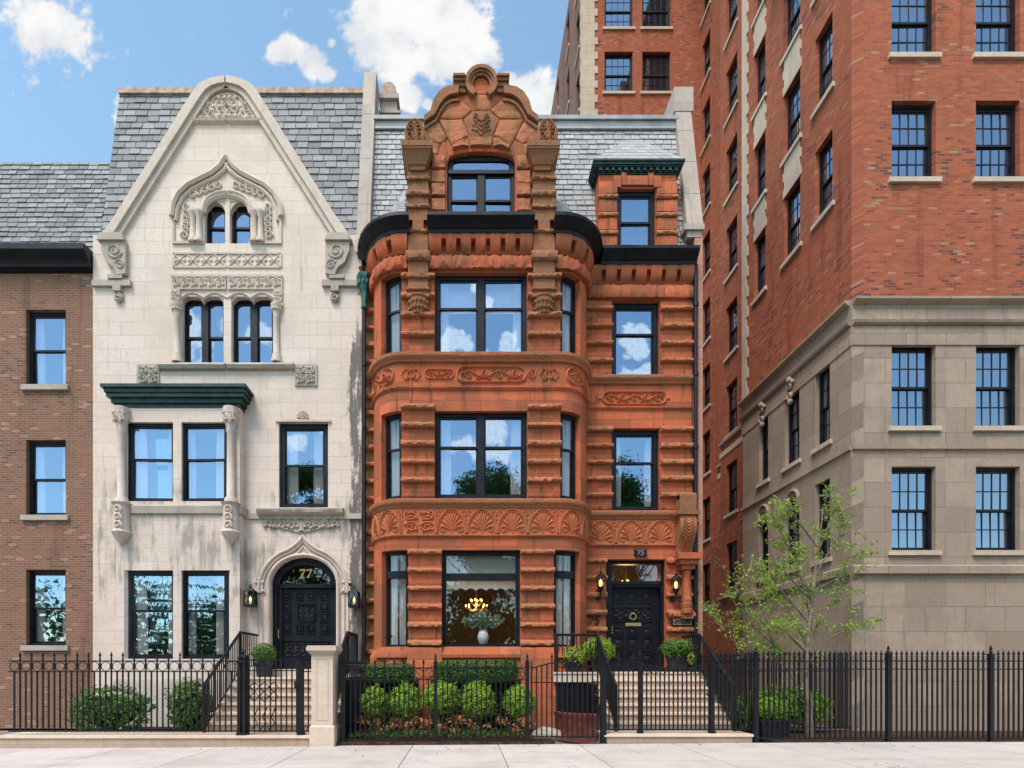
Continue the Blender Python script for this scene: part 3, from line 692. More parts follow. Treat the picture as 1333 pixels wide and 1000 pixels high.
# lintel course of rock-faced stone and the corbel table
lt = MB()
PIL = [(PX(531, YB) - CX, PX(559, YB) - CX), (PX(692, YB) - CX, PX(722, YB) - CX)]
for a, b in ((-UE, PIL[0][0]), (PIL[0][1], PIL[1][0]), (PIL[1][1], UE)): lt.rock(BAY, a, b, 11.98, .36, .12, jit=.11)
lt.rock(RW, 3.36, 6.31, 11.98, .38, .11, jit=.06); lt.rock(LW, -2.95, -2.46, 11.98, .38, .1)
lt.build('rock_faced_lintel', 'sand', H)
ct = MB(); prof = [(0, 12.19), (.06, 12.2), (.13, 12.27), (.18, 12.37), (.20, 12.47), (.20, 12.60), (0, 12.60)]
lip = [(0, 12.17), (.05, 12.17), (.09, 12.215), (.0, 12.25)]; top = [(0, 12.49), (.185, 12.49), (.185, 12.61), (0, 12.61)]
def corbels(P, a, b):
    ct.sweep(P, a, b, lip); ct.sweep(P, a, b, top); n = max(1, round((b - a) / .395)); w = (b - a) / n
    for i in range(n): ct.sweep(P, a + i * w + (.06 if i else 0), a + (i + 1) * w - (.06 if i < n - 1 else 0), prof, .1)
for a, b in ((-UE, PIL[0][0]), (PIL[0][1], PIL[1][0]), (PIL[1][1], UE)): corbels(BAY, a, b)
corbels(RW, 3.42, 6.30)
ct.build('corbel_table', 'sand', H)
# black cornice, broken by the two pilasters
def cornice(P, a, b):
    pr = [(0, 12.60), (.2, 12.60), (.22, 12.64), (.22, 12.69), (.26, 12.70), (.30, 12.75), (.37, 12.80), (.40, 12.86), (.43, 12.88), (.43, 12.96), (.2, 12.99), (0, 12.99)]
    m = MB().sweep(P, a, b, pr, .2, .006, .004, 3.); u = a + .6
    while u < b - .3: m.sweep(P, u, u + .03, [(o + .008 if o > .01 else o, z + (.006 if z > 12.8 else -.006)) for o, z in pr]); u += rnd.uniform(1.0, 1.5)
    return m.build('cornice', 'black', H)
cornice(BAY, -UE - .0, PIL[0][0] + .06); cornice(BAY, PIL[0][1] - .03, PIL[1][0] + .03); cornice(BAY, PIL[1][1] - .06, UE)
cornice(Path([(3.30, YW), (6.36, YW)], 3.3), 3.75, 6.36)
# windows
g = 'glass'
wA, wB = Z['f1s'], Z['f1t']
window(BAY, -1.01, 1.01, wA, wB, H, .13, 1, .755, .11, 'glassclear', 0, 'transom')
for sg in (-1, 1):
    a, b = (S1 if sg > 0 else (-S1[1], -S1[0])); window(BAY, a, b, wA, wB, H, .15, 1, .78, .09, 'glassside', .38, 'transom')
    a, b = (SIDE if sg > 0 else (-SIDE[1], -SIDE[0]))
    window(BAY, a, b, Z['s2'] + .02, Z['f2t'], H, .15, 1, .6, .08, 'glassside', .42); window(BAY, a, b, Z['s3'] + .01, Z['f3t'], H, .15, 1, .6, .08, 'glassside', .42)
window(BAY, -1.19, 1.19, Z['s2'] + .02, Z['f2t'], H, .13, 2, .62, .10, g, .13); window(BAY, -1.19, 1.19, Z['s3'] + .01, Z['f3t'], H, .13, 2, .62, .10, g, .1)
window(RW, WX0, WX1, zw(664.5), zw(557.5), H, .14, 1, .62, .13, g, .17); window(RW, WX0, WX1, zw(491), zw(391), H, .14, 1, .62, .13, g, 0)
# pale shades inside the upper bay window
sh = MB()
for u0, u1, z0, z1, d in ((-1.1, 1.1, 10.95, 11.7, .4),): sh.rect(BAY, u0, u1, -d - .01, -d, z0, z1)
sh.build('window_shade', 'curtain', H)
sh = MB(); n = 40; vs = []
for i in range(n + 1):
    u = -.92 + 1.84 * i / n; vs += [BAY.pt(u, -.235 - .01 * math.sin(i * 2), 3.95), BAY.pt(u, -.235, 3.60 + .06 * abs(math.sin(i * .55)))]
sh.add(vs, [(2 * i, 2 * i + 1, 2 * i + 3, 2 * i + 2) for i in range(n)]); sh.build('scalloped_valance', 'curtain', H, fix=False); sh = MB(); sh.rect(BAY, -.92, .92, -.27, -.26, 4.0, 4.52); sh.build('window_shade', 'shade', H)

# pilasters through the cornice, with carved corbels below and scroll stones above
YP = YB - .16
for k, (pa, pb) in enumerate(PIL):
    p = MB(); c = (pa + pb) / 2; w = (pb - pa) / 2
    p.rect(BAY, c - w * .92, c + w * .92, -.02, .15, PZ(384, YP), 12.62)
    p.rect(BAY, c - w * .50, c + w * .50, -.02, .15, 12.62, 13.0)
    p.rect(BAY, c - w * .95, c + w * .95, -.3, .13, 13.0, PZ(222, YP))
    for y in (360, 376, 385.5): p.rock(BAY, c - w * 1.05, c + w * 1.05, PZ(y, YP), .10, .2, jit=.02)
    p.rock(BAY, c - w * 1.1, c + w * 1.1, PZ(332, YP), .32, .24, jit=.05); p.rock(BAY, c - w * 1.0, c + w * 1.0, PZ(300, YP), .12, .2)
    for y in (268, 250, 231): p.rock(BAY, c - w * 1.06, c + w * 1.06, PZ(y, YP), .13 if y != 250 else .2, .185, jit=.05)
    po = p.build('pilaster', 'sandbrown', H)
    q = MB(); zt = PZ(386, YP)
    x, y = BAY.pt(c, 0, 0)[:2]
    q.lathe(x, y + .02, [(.05, zt - .52), (.1, zt - .5), (.16, zt - .42), (.235, zt - .3), (.27, zt - .14), (.27, zt - .03), (.30, zt), (.30, zt + .03)], 16)
    for a in range(195, 350, 22):
        for zz, rr in ((zt - .12, .27), (zt - .27, .245), (zt - .38, .19)): q.ball((x + rr * math.cos(R(a + (11 if rr < .25 else 0))), y + .02 + rr * math.sin(R(a + (11 if rr < .25 else 0))), zz), .045, .045, .05, 6, 4)
    q.build('carved_corbel', 'sandbrown', po)
    q = MB(); z0 = PZ(222, YP)
    xl, xr = (PX(523, YP - .1), PX(563, YP - .1)) if k == 0 else (PX(686, YP - .1), PX(728, YP - .1))
    for dz, dz2, ov, ov2 in ((0, .1, .0, .02), (.1, .38, .04, .17), (.38, .43, .185, .185), (.43, .56, .2, .2)):
        q.hexa([(xl + .2 - ov, YP - .02 - ov, z0 + dz), (xr - .2 + ov, YP - .02 - ov, z0 + dz), (xr - .2 + ov, YB + .5, z0 + dz), (xl + .2 - ov, YB + .5, z0 + dz)], [(xl + .2 - ov2, YP - .02 - ov2, z0 + dz2), (xr - .2 + ov2, YP - .02 - ov2, z0 + dz2), (xr - .2 + ov2, YB + .5, z0 + dz2), (xl + .2 - ov2, YB + .5, z0 + dz2)])
    q.build('capital', 'sandbrown', po)
    q = MB(); z0 += .562; z1 = PZ(152, YP); sx = -1 if k == 0 else 1
    xa, xb = (PX(528, YP), PX(551, YP)) if k == 0 else (PX(701, YP), PX(725, YP))
    cxs_, czs_, rxs_, rzs_ = (xa + xb) / 2, (z0 + z1) / 2 - .02, (xb - xa) * .52, (z1 - z0) * .5
    q.prism([(cxs_ + rxs_ * math.copysign(abs(math.cos(t)) ** .7, math.cos(t)), czs_ + rzs_ * math.copysign(abs(math.sin(t)) ** .8, math.sin(t))) for t in [math.pi * 2 * j / 24 for j in range(24)]], YP + .06, YB + .35)
    q.box(*((xb - .10, xb + .12) if sx < 0 else (xa - .12, xa + .10)), YP + .14, YB + .6, z0, z1 - .1)
    FP = Path([(xa, YP + .04), (xb, YP + .04)], xa)
    for j_, (zz_, rr_) in enumerate(((czs_ + rzs_ * .55, .12), (czs_, .15), (czs_ - rzs_ * .55, .11))):
        for s2_ in (-1, 1): q.relief(FP, spiral(cxs_ + s2_ * rxs_ * .42, zz_, rr_, 60 + 70 * j_, 1.4, 14, s2_), .03, .0)
    q.relief(FP, [(cxs_ + rxs_ * .95 * math.cos(t), czs_ + rzs_ * .95 * math.sin(t)) for t in [math.pi * 2 * j / 24 for j in range(25)]], .035, .0)
    q.relief(FP, [(cxs_, czs_ - rzs_ * .9), (cxs_ + .06, czs_), (cxs_ - .02, czs_ + rzs_ * .9)], .03, .0)
    q.build('scroll_stone', 'sandbrown', po)
# curved-sided gable with its crest
YG = YB + .02
gx = lambda px: PX(px, YG - .0); gz = lambda py: PZ(py, YG)
half = [(700, 283), (700, 160), (690, 153), (685, 140), (679, 131), (670, 125), (661.5, 122), (661.5, 110), (648, 110)]
outl = half + [(626.5 + 21 * math.cos(R(a)), 113 - 21 * math.sin(R(a))) for a in range(20, 161, 14)]
outl += [(1253 - x, y) for x, y in reversed(half)]
op = [(670.5, 283), (670.5, 210), (668, 203.5), (660, 199.5), (645, 197.5), (626, 197)]
op = op + [(1252 - x, y) for x, y in reversed(op[:-1])]
gb = MB()
# body as strips left, right and above the opening
def P2(l): return [(gx(x), gz(y)) for x, y in l]
Rr = P2([(670.5, 283), (700, 283), (700, 160), (690, 153), (670.5, 197)])
gb.prism(P2([(670.5, 285), (700, 285), (700, 195), (670.5, 195)]), YG, YG + .35); gb.prism(P2([(552, 285), (582, 285), (582, 195), (552, 195)]), YG, YG + .35)
top_l = [(552, 195)] + [(582, 195)] + [(582, 210)][:0] + [(x, y) for x, y in reversed(op) if y < 209] 
arch = [(x, y) for x, y in op if y < 204]
up = [(700, 195), (700, 160), (690, 153), (685, 140), (679, 131), (670, 125), (661.5, 122)]
poly = up + [(1253 - x, y) for x, y in reversed(up)] + [(582, 195)] + list(reversed([(x, max(y, 190)) for x, y in arch if 583 < x < 669])) + [(670.5, 195)]
gb.prism(P2([(x, y) if True else 0 for x, y in poly]), YG + .0, YG + .35)
# spandrel corners of the low arch
for sg in (1, -1):
    f_ = lambda x: x if sg > 0 else 1252.5 - x
    gb.prism(P2([(f_(671), 196), (f_(671), 211), (f_(668), 204.5), (f_(660), 200.5), (f_(645), 198.2), (f_(640), 196)]), YG + .012, YG + .34)
# radiating rough stones
def vous(mb, pts, d=.07, m=.0035, seed=0):
    P = [Vector((x, 0, z)) for x, z in P2(pts)]; c = sum(P, Vector()) / len(P); n = len(P)
    ring = []; 
    for k in range(n):
        a, b = P[k], P[(k + 1) % n]
        for t in (0, .2, .4, .6, .8): ring.append(a.lerp(b, t))
    lev = []
    for s, dd in ((.97, 0), (.955, .7), (.86, 1.), (.5, 1.)):
        lev.append([c + (q - c) * s + Vector((0, -(d * dd * (1 + .55 * mnoise.noise((c + (q - c) * s) * 6 + Vector((seed, 0, 0)))) if dd else 0), 0)) for q in ring])
    vs = [(q.x, YG + .01 + q.y, q.z) for l in lev for q in l] + [(c.x, YG + .01 - d * (1 + .4 * mnoise.noise(c * 6)), c.z)]
    k = len(ring); fs = [(i * k + j, i * k + (j + 1) % k, (i + 1) * k + (j + 1) % k, (i + 1) * k + j) for i in range(3) for j in range(k)]
    fs += [(3 * k + j, 3 * k + (j + 1) % k, 4 * k) for j in range(k)]
    mb.add(vs, fs)
vm = MB()
for sg in (1, -1):
    f_ = lambda l: [(x if sg < 0 else 1252.5 - x, y) for x, y in l]
    for i, (l, d) in enumerate((([(573.7, 152), (579, 139), (597, 133), (603.4, 134), (614.8, 144), (601.6, 156), (572.6, 156)], .04), ([(570.5, 157), (601.6, 157), (610.5, 180), (588, 190.5), (582.5, 181)], .06), ([(553, 161), (570, 157.3), (582.5, 181), (573, 188), (553, 182)], .04),
                           ([(554, 183.4), (572, 188.7), (570, 203), (554, 203)], .05), ([(588, 191.2), (610, 181), (611, 193), (598, 194), (589, 197)], .10))): vous(vm, f_(l), d, seed=i * 3 + sg)
vous(vm, [(603.5, 123.5), (649, 123.5), (648.5, 133), (637.2, 144.2), (615.3, 144.2), (604, 133)], .03, seed=9)
vous(vm, [(611.5, 181), (641, 181), (641, 193), (611.5, 193)], .09, seed=19)
for sg in (1, -1):
    for y0, y1, d in ((205, 222, .10), (223, 240, .06), (241, 258, .1), (259, 276, .06)):
        vous(vm, [(x if sg > 0 else 1252.5 - x, y) for x, y in ((672, y0), (691, y0), (691, y1), (672, y1))], d, seed=y0)
gb.join(vm, 'sandband').build('gable_wall', 'sand', H)
km = MB(); vous(km, [(602.5, 156.5), (615.5, 145), (637, 145), (650, 156.5), (641, 180), (611.5, 180)], .04, seed=30)
FG = Path([(gx(540), YG - .04), (gx(720), YG - .04)], gx(540))
for sx_ in (-1, 1):
    for zc_, rr_ in ((156, 5.5), (168, 6.5)): km.relief(FG, spiral(gx(626.5 + sx_ * 8), gz(zc_), rr_ * .0198, 80, 1.3, 16, sx_), .011, .004)
    for k_ in range(4): km.relief(FG, [(gx(626.5), gz(178 - k_ * 6)), (gx(626.5 + sx_ * (5 + k_)), gz(172 - k_ * 6)), (gx(626.5 + sx_ * (13 - k_)), gz(171 - k_ * 6.5))], [.013, .012, .006], .004)
km.build('carved_keystone', 'sandbrown', H)
cp = MB()
inn = [(700, 165), (694, 160), (686, 155), (680, 143), (674, 134.5), (666, 129.5), (656, 128)]
oo = [(700, 157), (692, 151), (688, 137), (681, 126), (672, 120), (661.5, 118), (655, 118)]
for sg in (1, -1):
    cp = MB(); f_ = lambda l: P2([(x if sg > 0 else 1252.5 - x, y) for x, y in l])
    cp.ribbon(f_(oo), f_(inn), YG - .14, YG + .42)
    cp.ribbon(f_([(x, y + 3.5) for x, y in inn]), f_([(x - 1.5, y + 6.5) for x, y in inn]), YG - .08, YG + .1)
    for a, b, d in ((107, 110, .22), (110, 113.5, .17), (113.5, 118, .12), (118, 124, .08)): cp.prism(f_([(647.5, a + .02), (662.5 - (a - 107) * .25, a + .02), (662.5 - (a - 107) * .3, b), (646, b)]), YG - d, YG + .4)
    cp.build('gable_coping', 'sandbrown', H)
cr = MB()
A = list(range(-60, 241, 12))
for ro, ri, d in ((21, 16.5, .16), (17.2, 14, .12), (14.8, 11, .08)):
    cr.ribbon(P2([(626.5 + ro * math.cos(R(a)), 113 - ro * math.sin(R(a))) for a in A]), P2([(626.5 + ri * math.cos(R(a)), 113 - ri * math.sin(R(a))) for a in A]), YG - d, YG + .3 - d * .1)
cro = cr.build('gable_crest', 'sandbrown', H); cr = MB()
cr.prism(P2([(626.5 + 13 * math.cos(R(a)), 113 - 13 * math.sin(R(a))) for a in range(0, 360, 20)]), YG + .04, YG + .25)
cr.prism(P2([(618, 123), (635, 123), (637, 112), (616, 112)]), YG - .02, YG + .2)
for a in range(14, 167, 19): cr.relief(FG, [(gx(626.5), gz(122)), (gx(626.5 + 9.5 * math.cos(R(a))), gz(113 - 9.5 * math.sin(R(a))))], [.012, .042], -.05)
cr.build('shell_niche', 'sand', cro)
GP = Path([(gx(500), YG), (gx(760), YG)], gx(500))
gw = window(GP, gx(583), gx(670), 12.9, gz(219), H, .12, 2, .55, .07, g, 0)
tr = MB(); tr.rect(GP, gx(583), gx(590), -.21, -.12, gz(219), gz(196)); tr.rect(GP, gx(663), gx(670), -.21, -.12, gz(219), gz(196)); tr.rect(GP, gx(590), gx(663), -.21, -.12, gz(204), gz(196)); tr.rect(GP, gx(583), gx(670), -.2, -.08, gz(222), gz(217.5)); tr.build('transom_frame', 'black', gw)
tr = MB(); tr.add([GP.pt(gx(590), -.16, gz(218)), GP.pt(gx(663), -.16, gz(218)), GP.pt(gx(663), -.155, gz(204)), GP.pt(gx(590), -.155, gz(204))], [(0, 1, 2, 3)]); tr.build('transom_pane', g, gw, fix=False)
# roof behind the gable
gr = MB(); zA = gz(150)
gr.add([(gx(556), YG + .3, 12.9), (gx(556), YG + .3, gz(160)), (gx(556), 16.3, gz(160)), (gx(556), 16.3, 12.9)], [(0, 1, 2, 3)])
gr.add([(gx(697), YG + .3, 12.9), (gx(697), YG + .3, gz(160)), (gx(697), 16.3, gz(160)), (gx(697), 16.3, 12.9)], [(0, 1, 2, 3)])
gr.add([(gx(556), YG + .3, gz(158)), (gx(626), YG + .3, gz(126)), (gx(697), YG + .3, gz(158)), (gx(697), 16.6, gz(158)), (gx(626), 16.6, gz(126)), (gx(556), 16.6, gz(158))], [(0, 1, 4, 5), (1, 2, 3, 4)])
gr.build('gable_roof', 'slate', H, fix=False)

# mansard
SL = .172; zR0, zR1 = 12.95, 17.5
def my(z): return 15.06 + (z - 13.0) * SL
dv = Vector((0, SL, 1)).normalized(); dn = Vector((0, -1, SL)).normalized()
mr = MB(); X0, X1 = -2.62, 6.22
dk_ = MB(); dk_.add([(X0, my(zR0) + .03, zR0), (X1, my(zR0) + .03, zR0), (X1, my(zR1) + .03, zR1), (X0, my(zR1) + .03, zR1), (X1, 23.2, zR1 + .02), (X0, 23.2, zR1 + .02)], [(0, 1, 2, 3), (3, 2, 4, 5)])
dk_.build('roof_deck', 'deck', H, fix=False)
slates(mr, (X0, my(zR0), zR0), (1, 0, 0), dv, dn, X1 - X0, (zR1 - zR0 - .28) / dv.z, lambda u, v: not (-1.3 < X0 + u < 2.0 and v < 4.1) and not (3.9 < X0 + u < 5.7 and v < 2.3))
mr.build('mansard_roof', 'slate', H, sm=20)
# slate skirts over the rounded corners of the bay
sk = MB()
for sg in (-1, 1):
    apex = Vector((CX + sg * 2.12, 15.25, 15.0)); rows = 12
    for r in range(rows):
        t0, t1 = r / rows, (r + 1.25) / rows; u = UE - .05 if sg > 0 else -UE + .05
        nseg = max(2, int(7 * (1 - t0) + 2)); ua, ub_ = (1.9, UE) if sg > 0 else (-UE, -1.9)
        for i in range(nseg):
            a = ua + (ub_ - ua) * i / nseg; b = ua + (ub_ - ua) * (i + .97) / nseg; vs = []
            for tt, l in ((t0, .03), (min(1, t1), .0)):
                e = tt ** 1.15
                for uu in (a, b): vs.append(Vector(BAY.pt(uu, .12 + l * 1.6 + (.03 if (i + r) % 3 == 0 else 0) * l, 12.97)).lerp(apex, e) + Vector((0, 0, l * .6)))
            sk.add([vs[0], vs[1], vs[3], vs[2], vs[0] - Vector((0, -.01, .06)), vs[1] - Vector((0, -.01, .06))], [(0, 1, 2, 3), (4, 5, 1, 0)])
sk.build('bay_roof', 'slate', H, fix=False, sm=20)
rd = MB(); yt = my(zR1)
for a, b in ((X0, -1.0), (1.7, X1)):
    rd = MB(); rd.box(a, b, yt - .16, yt + .3, zR1 - .02, zR1 + .09); rd.box(a, b, yt - .1, yt + .1, zR1 - .16, zR1 - .03); rd.box(a, b, yt - .13, yt + .1, zR1 - .27, zR1 - .2); rd.build('roof_flashing', 'lead', H)
# party-wall copings that lean back with the mansard
def coping(pl, pr, ytop, ybot, zx, name):
    (x0, x1) = pl; mb = MB(); zt, zbt = pr; n = 4
    for i in range(n):
        a = zbt + (zt - zbt) * i / n + .006; b = zbt + (zt - zbt) * (i + 1) / n - .006
        ya, yb = [ybot + (ytop - ybot) * (z - zbt) / (zt - zbt) for z in (a, b)]
        mb.hexa([(x0, ya, a), (x1, ya, a), (x1, ya + .55, a), (x0, ya + .55, a)], [(x0, yb, b), (x1, yb, b), (x1, yb + .55, b), (x0, yb + .55, b)])
    return mb.build(name, 'coping', H)
coping((6.15, 6.60), (18.15, 13.75), 15.82, 14.92, 0, 'party_wall_coping')
m_ = MB(); m_.box(6.10, 6.66, 15.72, 16.5, 17.75, 18.45); m_.build('coping_block', 'coping', H); m_ = MB(); m_.box(6.05, 6.6, 14.86, 15.5, 13.62, 13.78); m_.box(6.15, 6.55, 14.92, 15.4, 13.45, 13.63); m_.build('coping_block', 'coping', H)
coping((-2.96, -2.60), (19.25, 12.95), 16.05, 14.80, 0, 'party_wall_coping')
ch = MB(); ch.box(-2.55, -2.05, 16.6, 17.4, 16, 18.95); ch.box(-2.6, -2.0, 16.5, 17.5, 18.95, 19.1); ch.box(-2.6, -1.95, 16.5, 17.5, 18.5, 18.58); ch.build('chimney', 'coping', H)
ch = MB(); ch.tube([(-2.32, 16.9, 19.05), (-2.32, 16.9, 19.3)], .2, 10); ch.tube([(-2.32, 16.6, 19.32), (-2.32, 17.2, 19.32)], .24, 10); ch.build('chimney_pot', 'terra', H)
# party wall end pier at the right
pw = MB(); pw.box(6.36, 6.58, 14.93, 22.9, -.1, 13.5); pw.build('party_wall', 'brickpale', H)
pw = MB(); pw.box(-2.9, -2.6, 16.45, 22.9, -.1, 17.4); pw.box(-2.6, 6.36, 22.7, 22.9, -.1, 17.4); pw.box(6.2, 6.58, 16.45, 22.9, 13.5, 17.4); pw.build('back_wall', 'brickbrown', H)
# small dormer with copper cornice
dm = MB(); DY = YW - .02; d0, d1 = PX(779, DY), PX(880.5, DY); o0, o1 = PX(803.5, DY), PX(853.5, DY); zt = PZ(228, DY)
DP = Path([(d0 - .5, DY), (d1 + .5, DY)], d0 - .5)
zo = PZ(246, DY)
dm.wall(DP, d0, d1, 12.9, zt, [(o0, o1, 12.9, zo)], .3); dm.box(d0, d0 + .2, DY + .3, 16.2, 12.9, zt - .002); dm.box(d1 - .2, d1, DY + .3, 16.2, 12.9, zt - .002)
rr2 = MB()
for a, b in ((d0, o0 - .02), (o1 + .02, d1)):
    z = PZ(238, DY); k = 0
    while z > 13.0: dm.sweep(DP, a, b, [(0, z - .34), (.05, z - .33), (.06, z - .17), (.05, z - .01), (0, z)], .12, .02, 0, 4, z); rr2.rock(DP, a - .02, b + .02, z - .42, .13, .1); z -= .50; k += 1
for i, (a, b) in enumerate(((797, 808), (808, 815), (815, 843), (843, 850), (850, 860))):
    z1 = PZ(231 if i in (0, 2, 4) else 227, DY); z0 = PZ(246 if i in (0, 4) else 243, DY)
    dm.sweep(DP, PX(a, DY) + .006, PX(b, DY) - .006, [(0, z0), (.06, z0), (.07, (z0 + z1) / 2), (.06, z1), (0, z1)], .1, .015, 0, 4, i)
dm.join(rr2, 'sandband').build('dormer_wall', 'sand', H)
window(DP, o0, o1, 12.9, zo, H, .10, 1, .58, .11, g, 0, name='window')
dc = MB(); zc = PZ(228, DY)
for z0, z1, ov in ((0, .04, .03), (.04, .13, .05), (.13, .17, .12), (.17, .24, .15), (.24, .29, .18)):
    dc.box(d0 - ov, d1 + ov, DY - ov, 16.0, zc + z0 + .001, zc + z1)
for i in range(13): x = d0 - .05 + (d1 - d0 + .1) * (i + .5) / 13; dc.box(x - .045, x + .045, DY - .105, DY - .05, zc + .045, zc + .128)
for i in range(6): y = DY + .1 + i * .17; dc.box(d0 - .105, d0 - .05, y - .045, y + .045, zc + .045, zc + .128)
dc.build('dormer_cornice', 'darkgreen', H)
dr = MB(); zr = zc + .295; ap = Vector((PX(823, 15.85), 15.9, PZ(176, 15.85))); n = 8
for r in range(n):
    t0, t1 = r / n, (r + 1) / n
    b = [Vector((d0 - .16, DY - .16, zr)), Vector((d1 + .16, DY - .16, zr)), Vector((d1 + .16, 16.4, zr)), Vector((d0 - .16, 16.4, zr))]
    ap2 = [ap, ap, ap + Vector((0, .6, 0)), ap + Vector((0, .6, 0))]
    lo = [p.lerp(q, t0) for p, q in zip(b, ap2)]; hi = [p.lerp(q, t1) + Vector((0, 0, .0)) for p, q in zip(b, ap2)]
    for (i, j) in ((0, 1), (3, 0), (1, 2)):
        L = (lo[j] - lo[i]).length; k = max(1, int(L / .3))
        for m in range(k):
            a, c = m / k + .004, (m + 1) / k - .004; up = Vector((0, 0, .03))
            dr.add([lo[i].lerp(lo[j], a) + up, lo[i].lerp(lo[j], c) + up, hi[i].lerp(hi[j], c), hi[i].lerp(hi[j], a), lo[i].lerp(lo[j], a), lo[i].lerp(lo[j], c)], [(0, 1, 2, 3), (4, 5, 1, 0)])
dr.add([b[0], b[1], ap, ap + Vector((0, .6, 0)), b[2], b[3]], [(0, 1, 2), (1, 4, 3, 2), (5, 0, 2, 3)])
dr.build('dormer_roof', 'slate', H, fix=False, sm=20)
# console, capital and colonnette by the door
cn = MB(); YC = YW - .3; x0, x1 = PX(884, YC), PX(908, YC); xm = (x0 + x1) / 2
cn.box(x0 + .02, x1 - .02, YC, YW, PZ(664, YC), PZ(643, YC) - .02); cn.tube([(x0 + .02, YC + .1, PZ(645, YC)), (x1 - .02, YC + .1, PZ(645, YC))], .1, 10)
cn.box(x0 - .06, x1 + .05, YC - .06, YW, PZ(670, YC), PZ(664.5, YC))
cn.build('console_block', 'sandbrown', H)
cn = MB(); pts = []
for i in range(15):
    t = i / 14; y = YC + .02 + .12 * t - .10 * math.sin(t * 5.4); pts.append((y, PZ(670, YC) - 1.1 * t))
cn.add([v for y, z in pts for v in ((x0 + .03, y, z), (x1 - .03, y, z), (x1 - .03, YW + .05, z), (x0 + .03, YW + .05, z))],
       [(4 * i + j, 4 * i + (j + 1) % 4, 4 * i + 4 + (j + 1) % 4, 4 * i + 4 + j) for i in range(14) for j in range(4)] + [(0, 1, 2, 3), (59, 58, 57, 56)])
for i in range(1, 12):
    y, z = pts[i]; s = .16 - .004 * i
    for sg in (-1, 1): cn.tube([(xm, y - .01, z - .1), (xm + sg * s * .6, y - .02, z - .03), (xm + sg * s, y, z + .02)], .018, 5)
cn.tube([(x0 + .03, pts[-1][0] + .08, pts[-1][1] + .03), (x1 - .03, pts[-1][0] + .08, pts[-1][1] + .03)], .13, 12)
cn.build('scroll_console', 'sandband', H)
cn = MB(); YK = YW - .16; xk = PX(893.5, YK)
zk = lambda py: PZ(py, YK)
for a, b, o in ((742, 736, .0), (736, 730, .07), (730, 722, .14)): cn.box(xk - .18 - o, xk + .18 + o, YK - .16 - o, YW, zk(a) + .001, zk(b))
cn.rock(RW, DX1 + .03, 6.34, zk(729), .16, .14)
cn.lathe(xk, YK, [(.17, zk(799)), (.17, zk(794)), (.145, zk(793)), (.16, zk(790)), (.16, zk(786)), (.135, zk(785)), (.145, zk(782)), (.145, zk(779)), (.115, zk(777)), (.108, zk(748)), (.13, zk(746)), (.115, zk(744)), (.15, zk(741.5))], 20)
cn.rock(RW, DX1 + .03, 6.34, zk(799), .2, .2); cn.box(xk - .16, xk + .16, YK - .1, YW, zk(806), zk(800))
cn.build('colonnette', 'sand', H)
# door
dY = 15.32; DP2 = Path([(3, dY), (7, dY)], 3.)
fr = MB(); a0, a1 = DX0, DX1
dxl, dxr = PX(794.5, dY), PX(857.5, dY); zt1 = zw(728)
fr.box(a0, dxl, 15.16, 15.4, 1.47, zt1); fr.box(dxr, a1, 15.16, 15.4, 1.47, zt1); fr.box(dxl, dxr, 15.2, 15.4, PZ(735.5, dY), zt1)
fr.box(dxl, dxr, 15.18, 15.4, PZ(765.5, dY), PZ(757.5, dY)); fr.box(dxl, dxr, 15.14, 15.3, PZ(762, dY), PZ(760, dY)); fr.box(dxr + .06, dxr + .1, 15.13, 15.2, 1.47, zt1)
fo = fr.build('door_frame', 'black', H)
tp = MB(); tp.add([(dxl, 15.3, PZ(757.5, dY)), (dxr, 15.3, PZ(757.5, dY)), (dxr, 15.3, PZ(735.5, dY)), (dxl, 15.3, PZ(735.5, dY))], [(0, 1, 2, 3)]); tp.build('transom_pane', 'glassclear', fo, fix=False)
dd = MB(); dd.box(dxl, dxr, dY, dY + .07, 1.5, PZ(765.5, dY))
def dpan(mb, xa, xb, ya, yb):
    x0, x1, z0, z1 = PX(xa, dY), PX(xb, dY), PZ(yb, dY), PZ(ya, dY); t = .022
    for q in ((x0, x1, z1 - t, z1), (x0, x1, z0, z0 + t), (x0, x0 + t, z0 + t, z1 - t), (x1 - t, x1, z0 + t, z1 - t)): mb.box(q[0], q[1], dY - .025, dY + .01, q[2], q[3])
    i = .06; j = .1
    mb.hexa([(x0 + i, dY + .005, z0 + i), (x1 - i, dY + .005, z0 + i), (x1 - i, dY + .005, z1 - i), (x0 + i, dY + .005, z1 - i)], [(x0 + j, dY - .022, z0 + j), (x1 - j, dY - .022, z0 + j), (x1 - j, dY - .022, z1 - j), (x0 + j, dY - .022, z1 - j)])
cols = ((797.5, 811), (816.5, 830), (835.5, 849))
for xa, xb in cols:
    for ya, yb in ((771, 785), (817, 829), (831, 848), (852, 863)): dpan(dd, xa, xb, ya, yb)
do = dd.build('door', 'black', H)
cv = MB(); xa, xb = PX(798, dY), PX(848.5, dY); za, zz = PZ(809.5, dY), PZ(790, dY)
for q in ((xa, xb, zz - .03, zz), (xa, xb, za, za + .03)): cv.box(q[0], q[1], dY - .03, dY + .01, q[2], q[3])
scrollwork(cv, DP2, xa + .02, xb - .02, za + .05, zz - .05, .02, 4, 2)
for i in range(6): x = xa + (xb - xa) * i / 6; cv.relief(DP2, [(x, za + .04), (x + (xb - xa) / 6, zz - .04)], .014); cv.relief(DP2, [(x, zz - .04), (x + (xb - xa) / 6, za + .04)], .014)
cv.build('carved_panel', 'black', do)
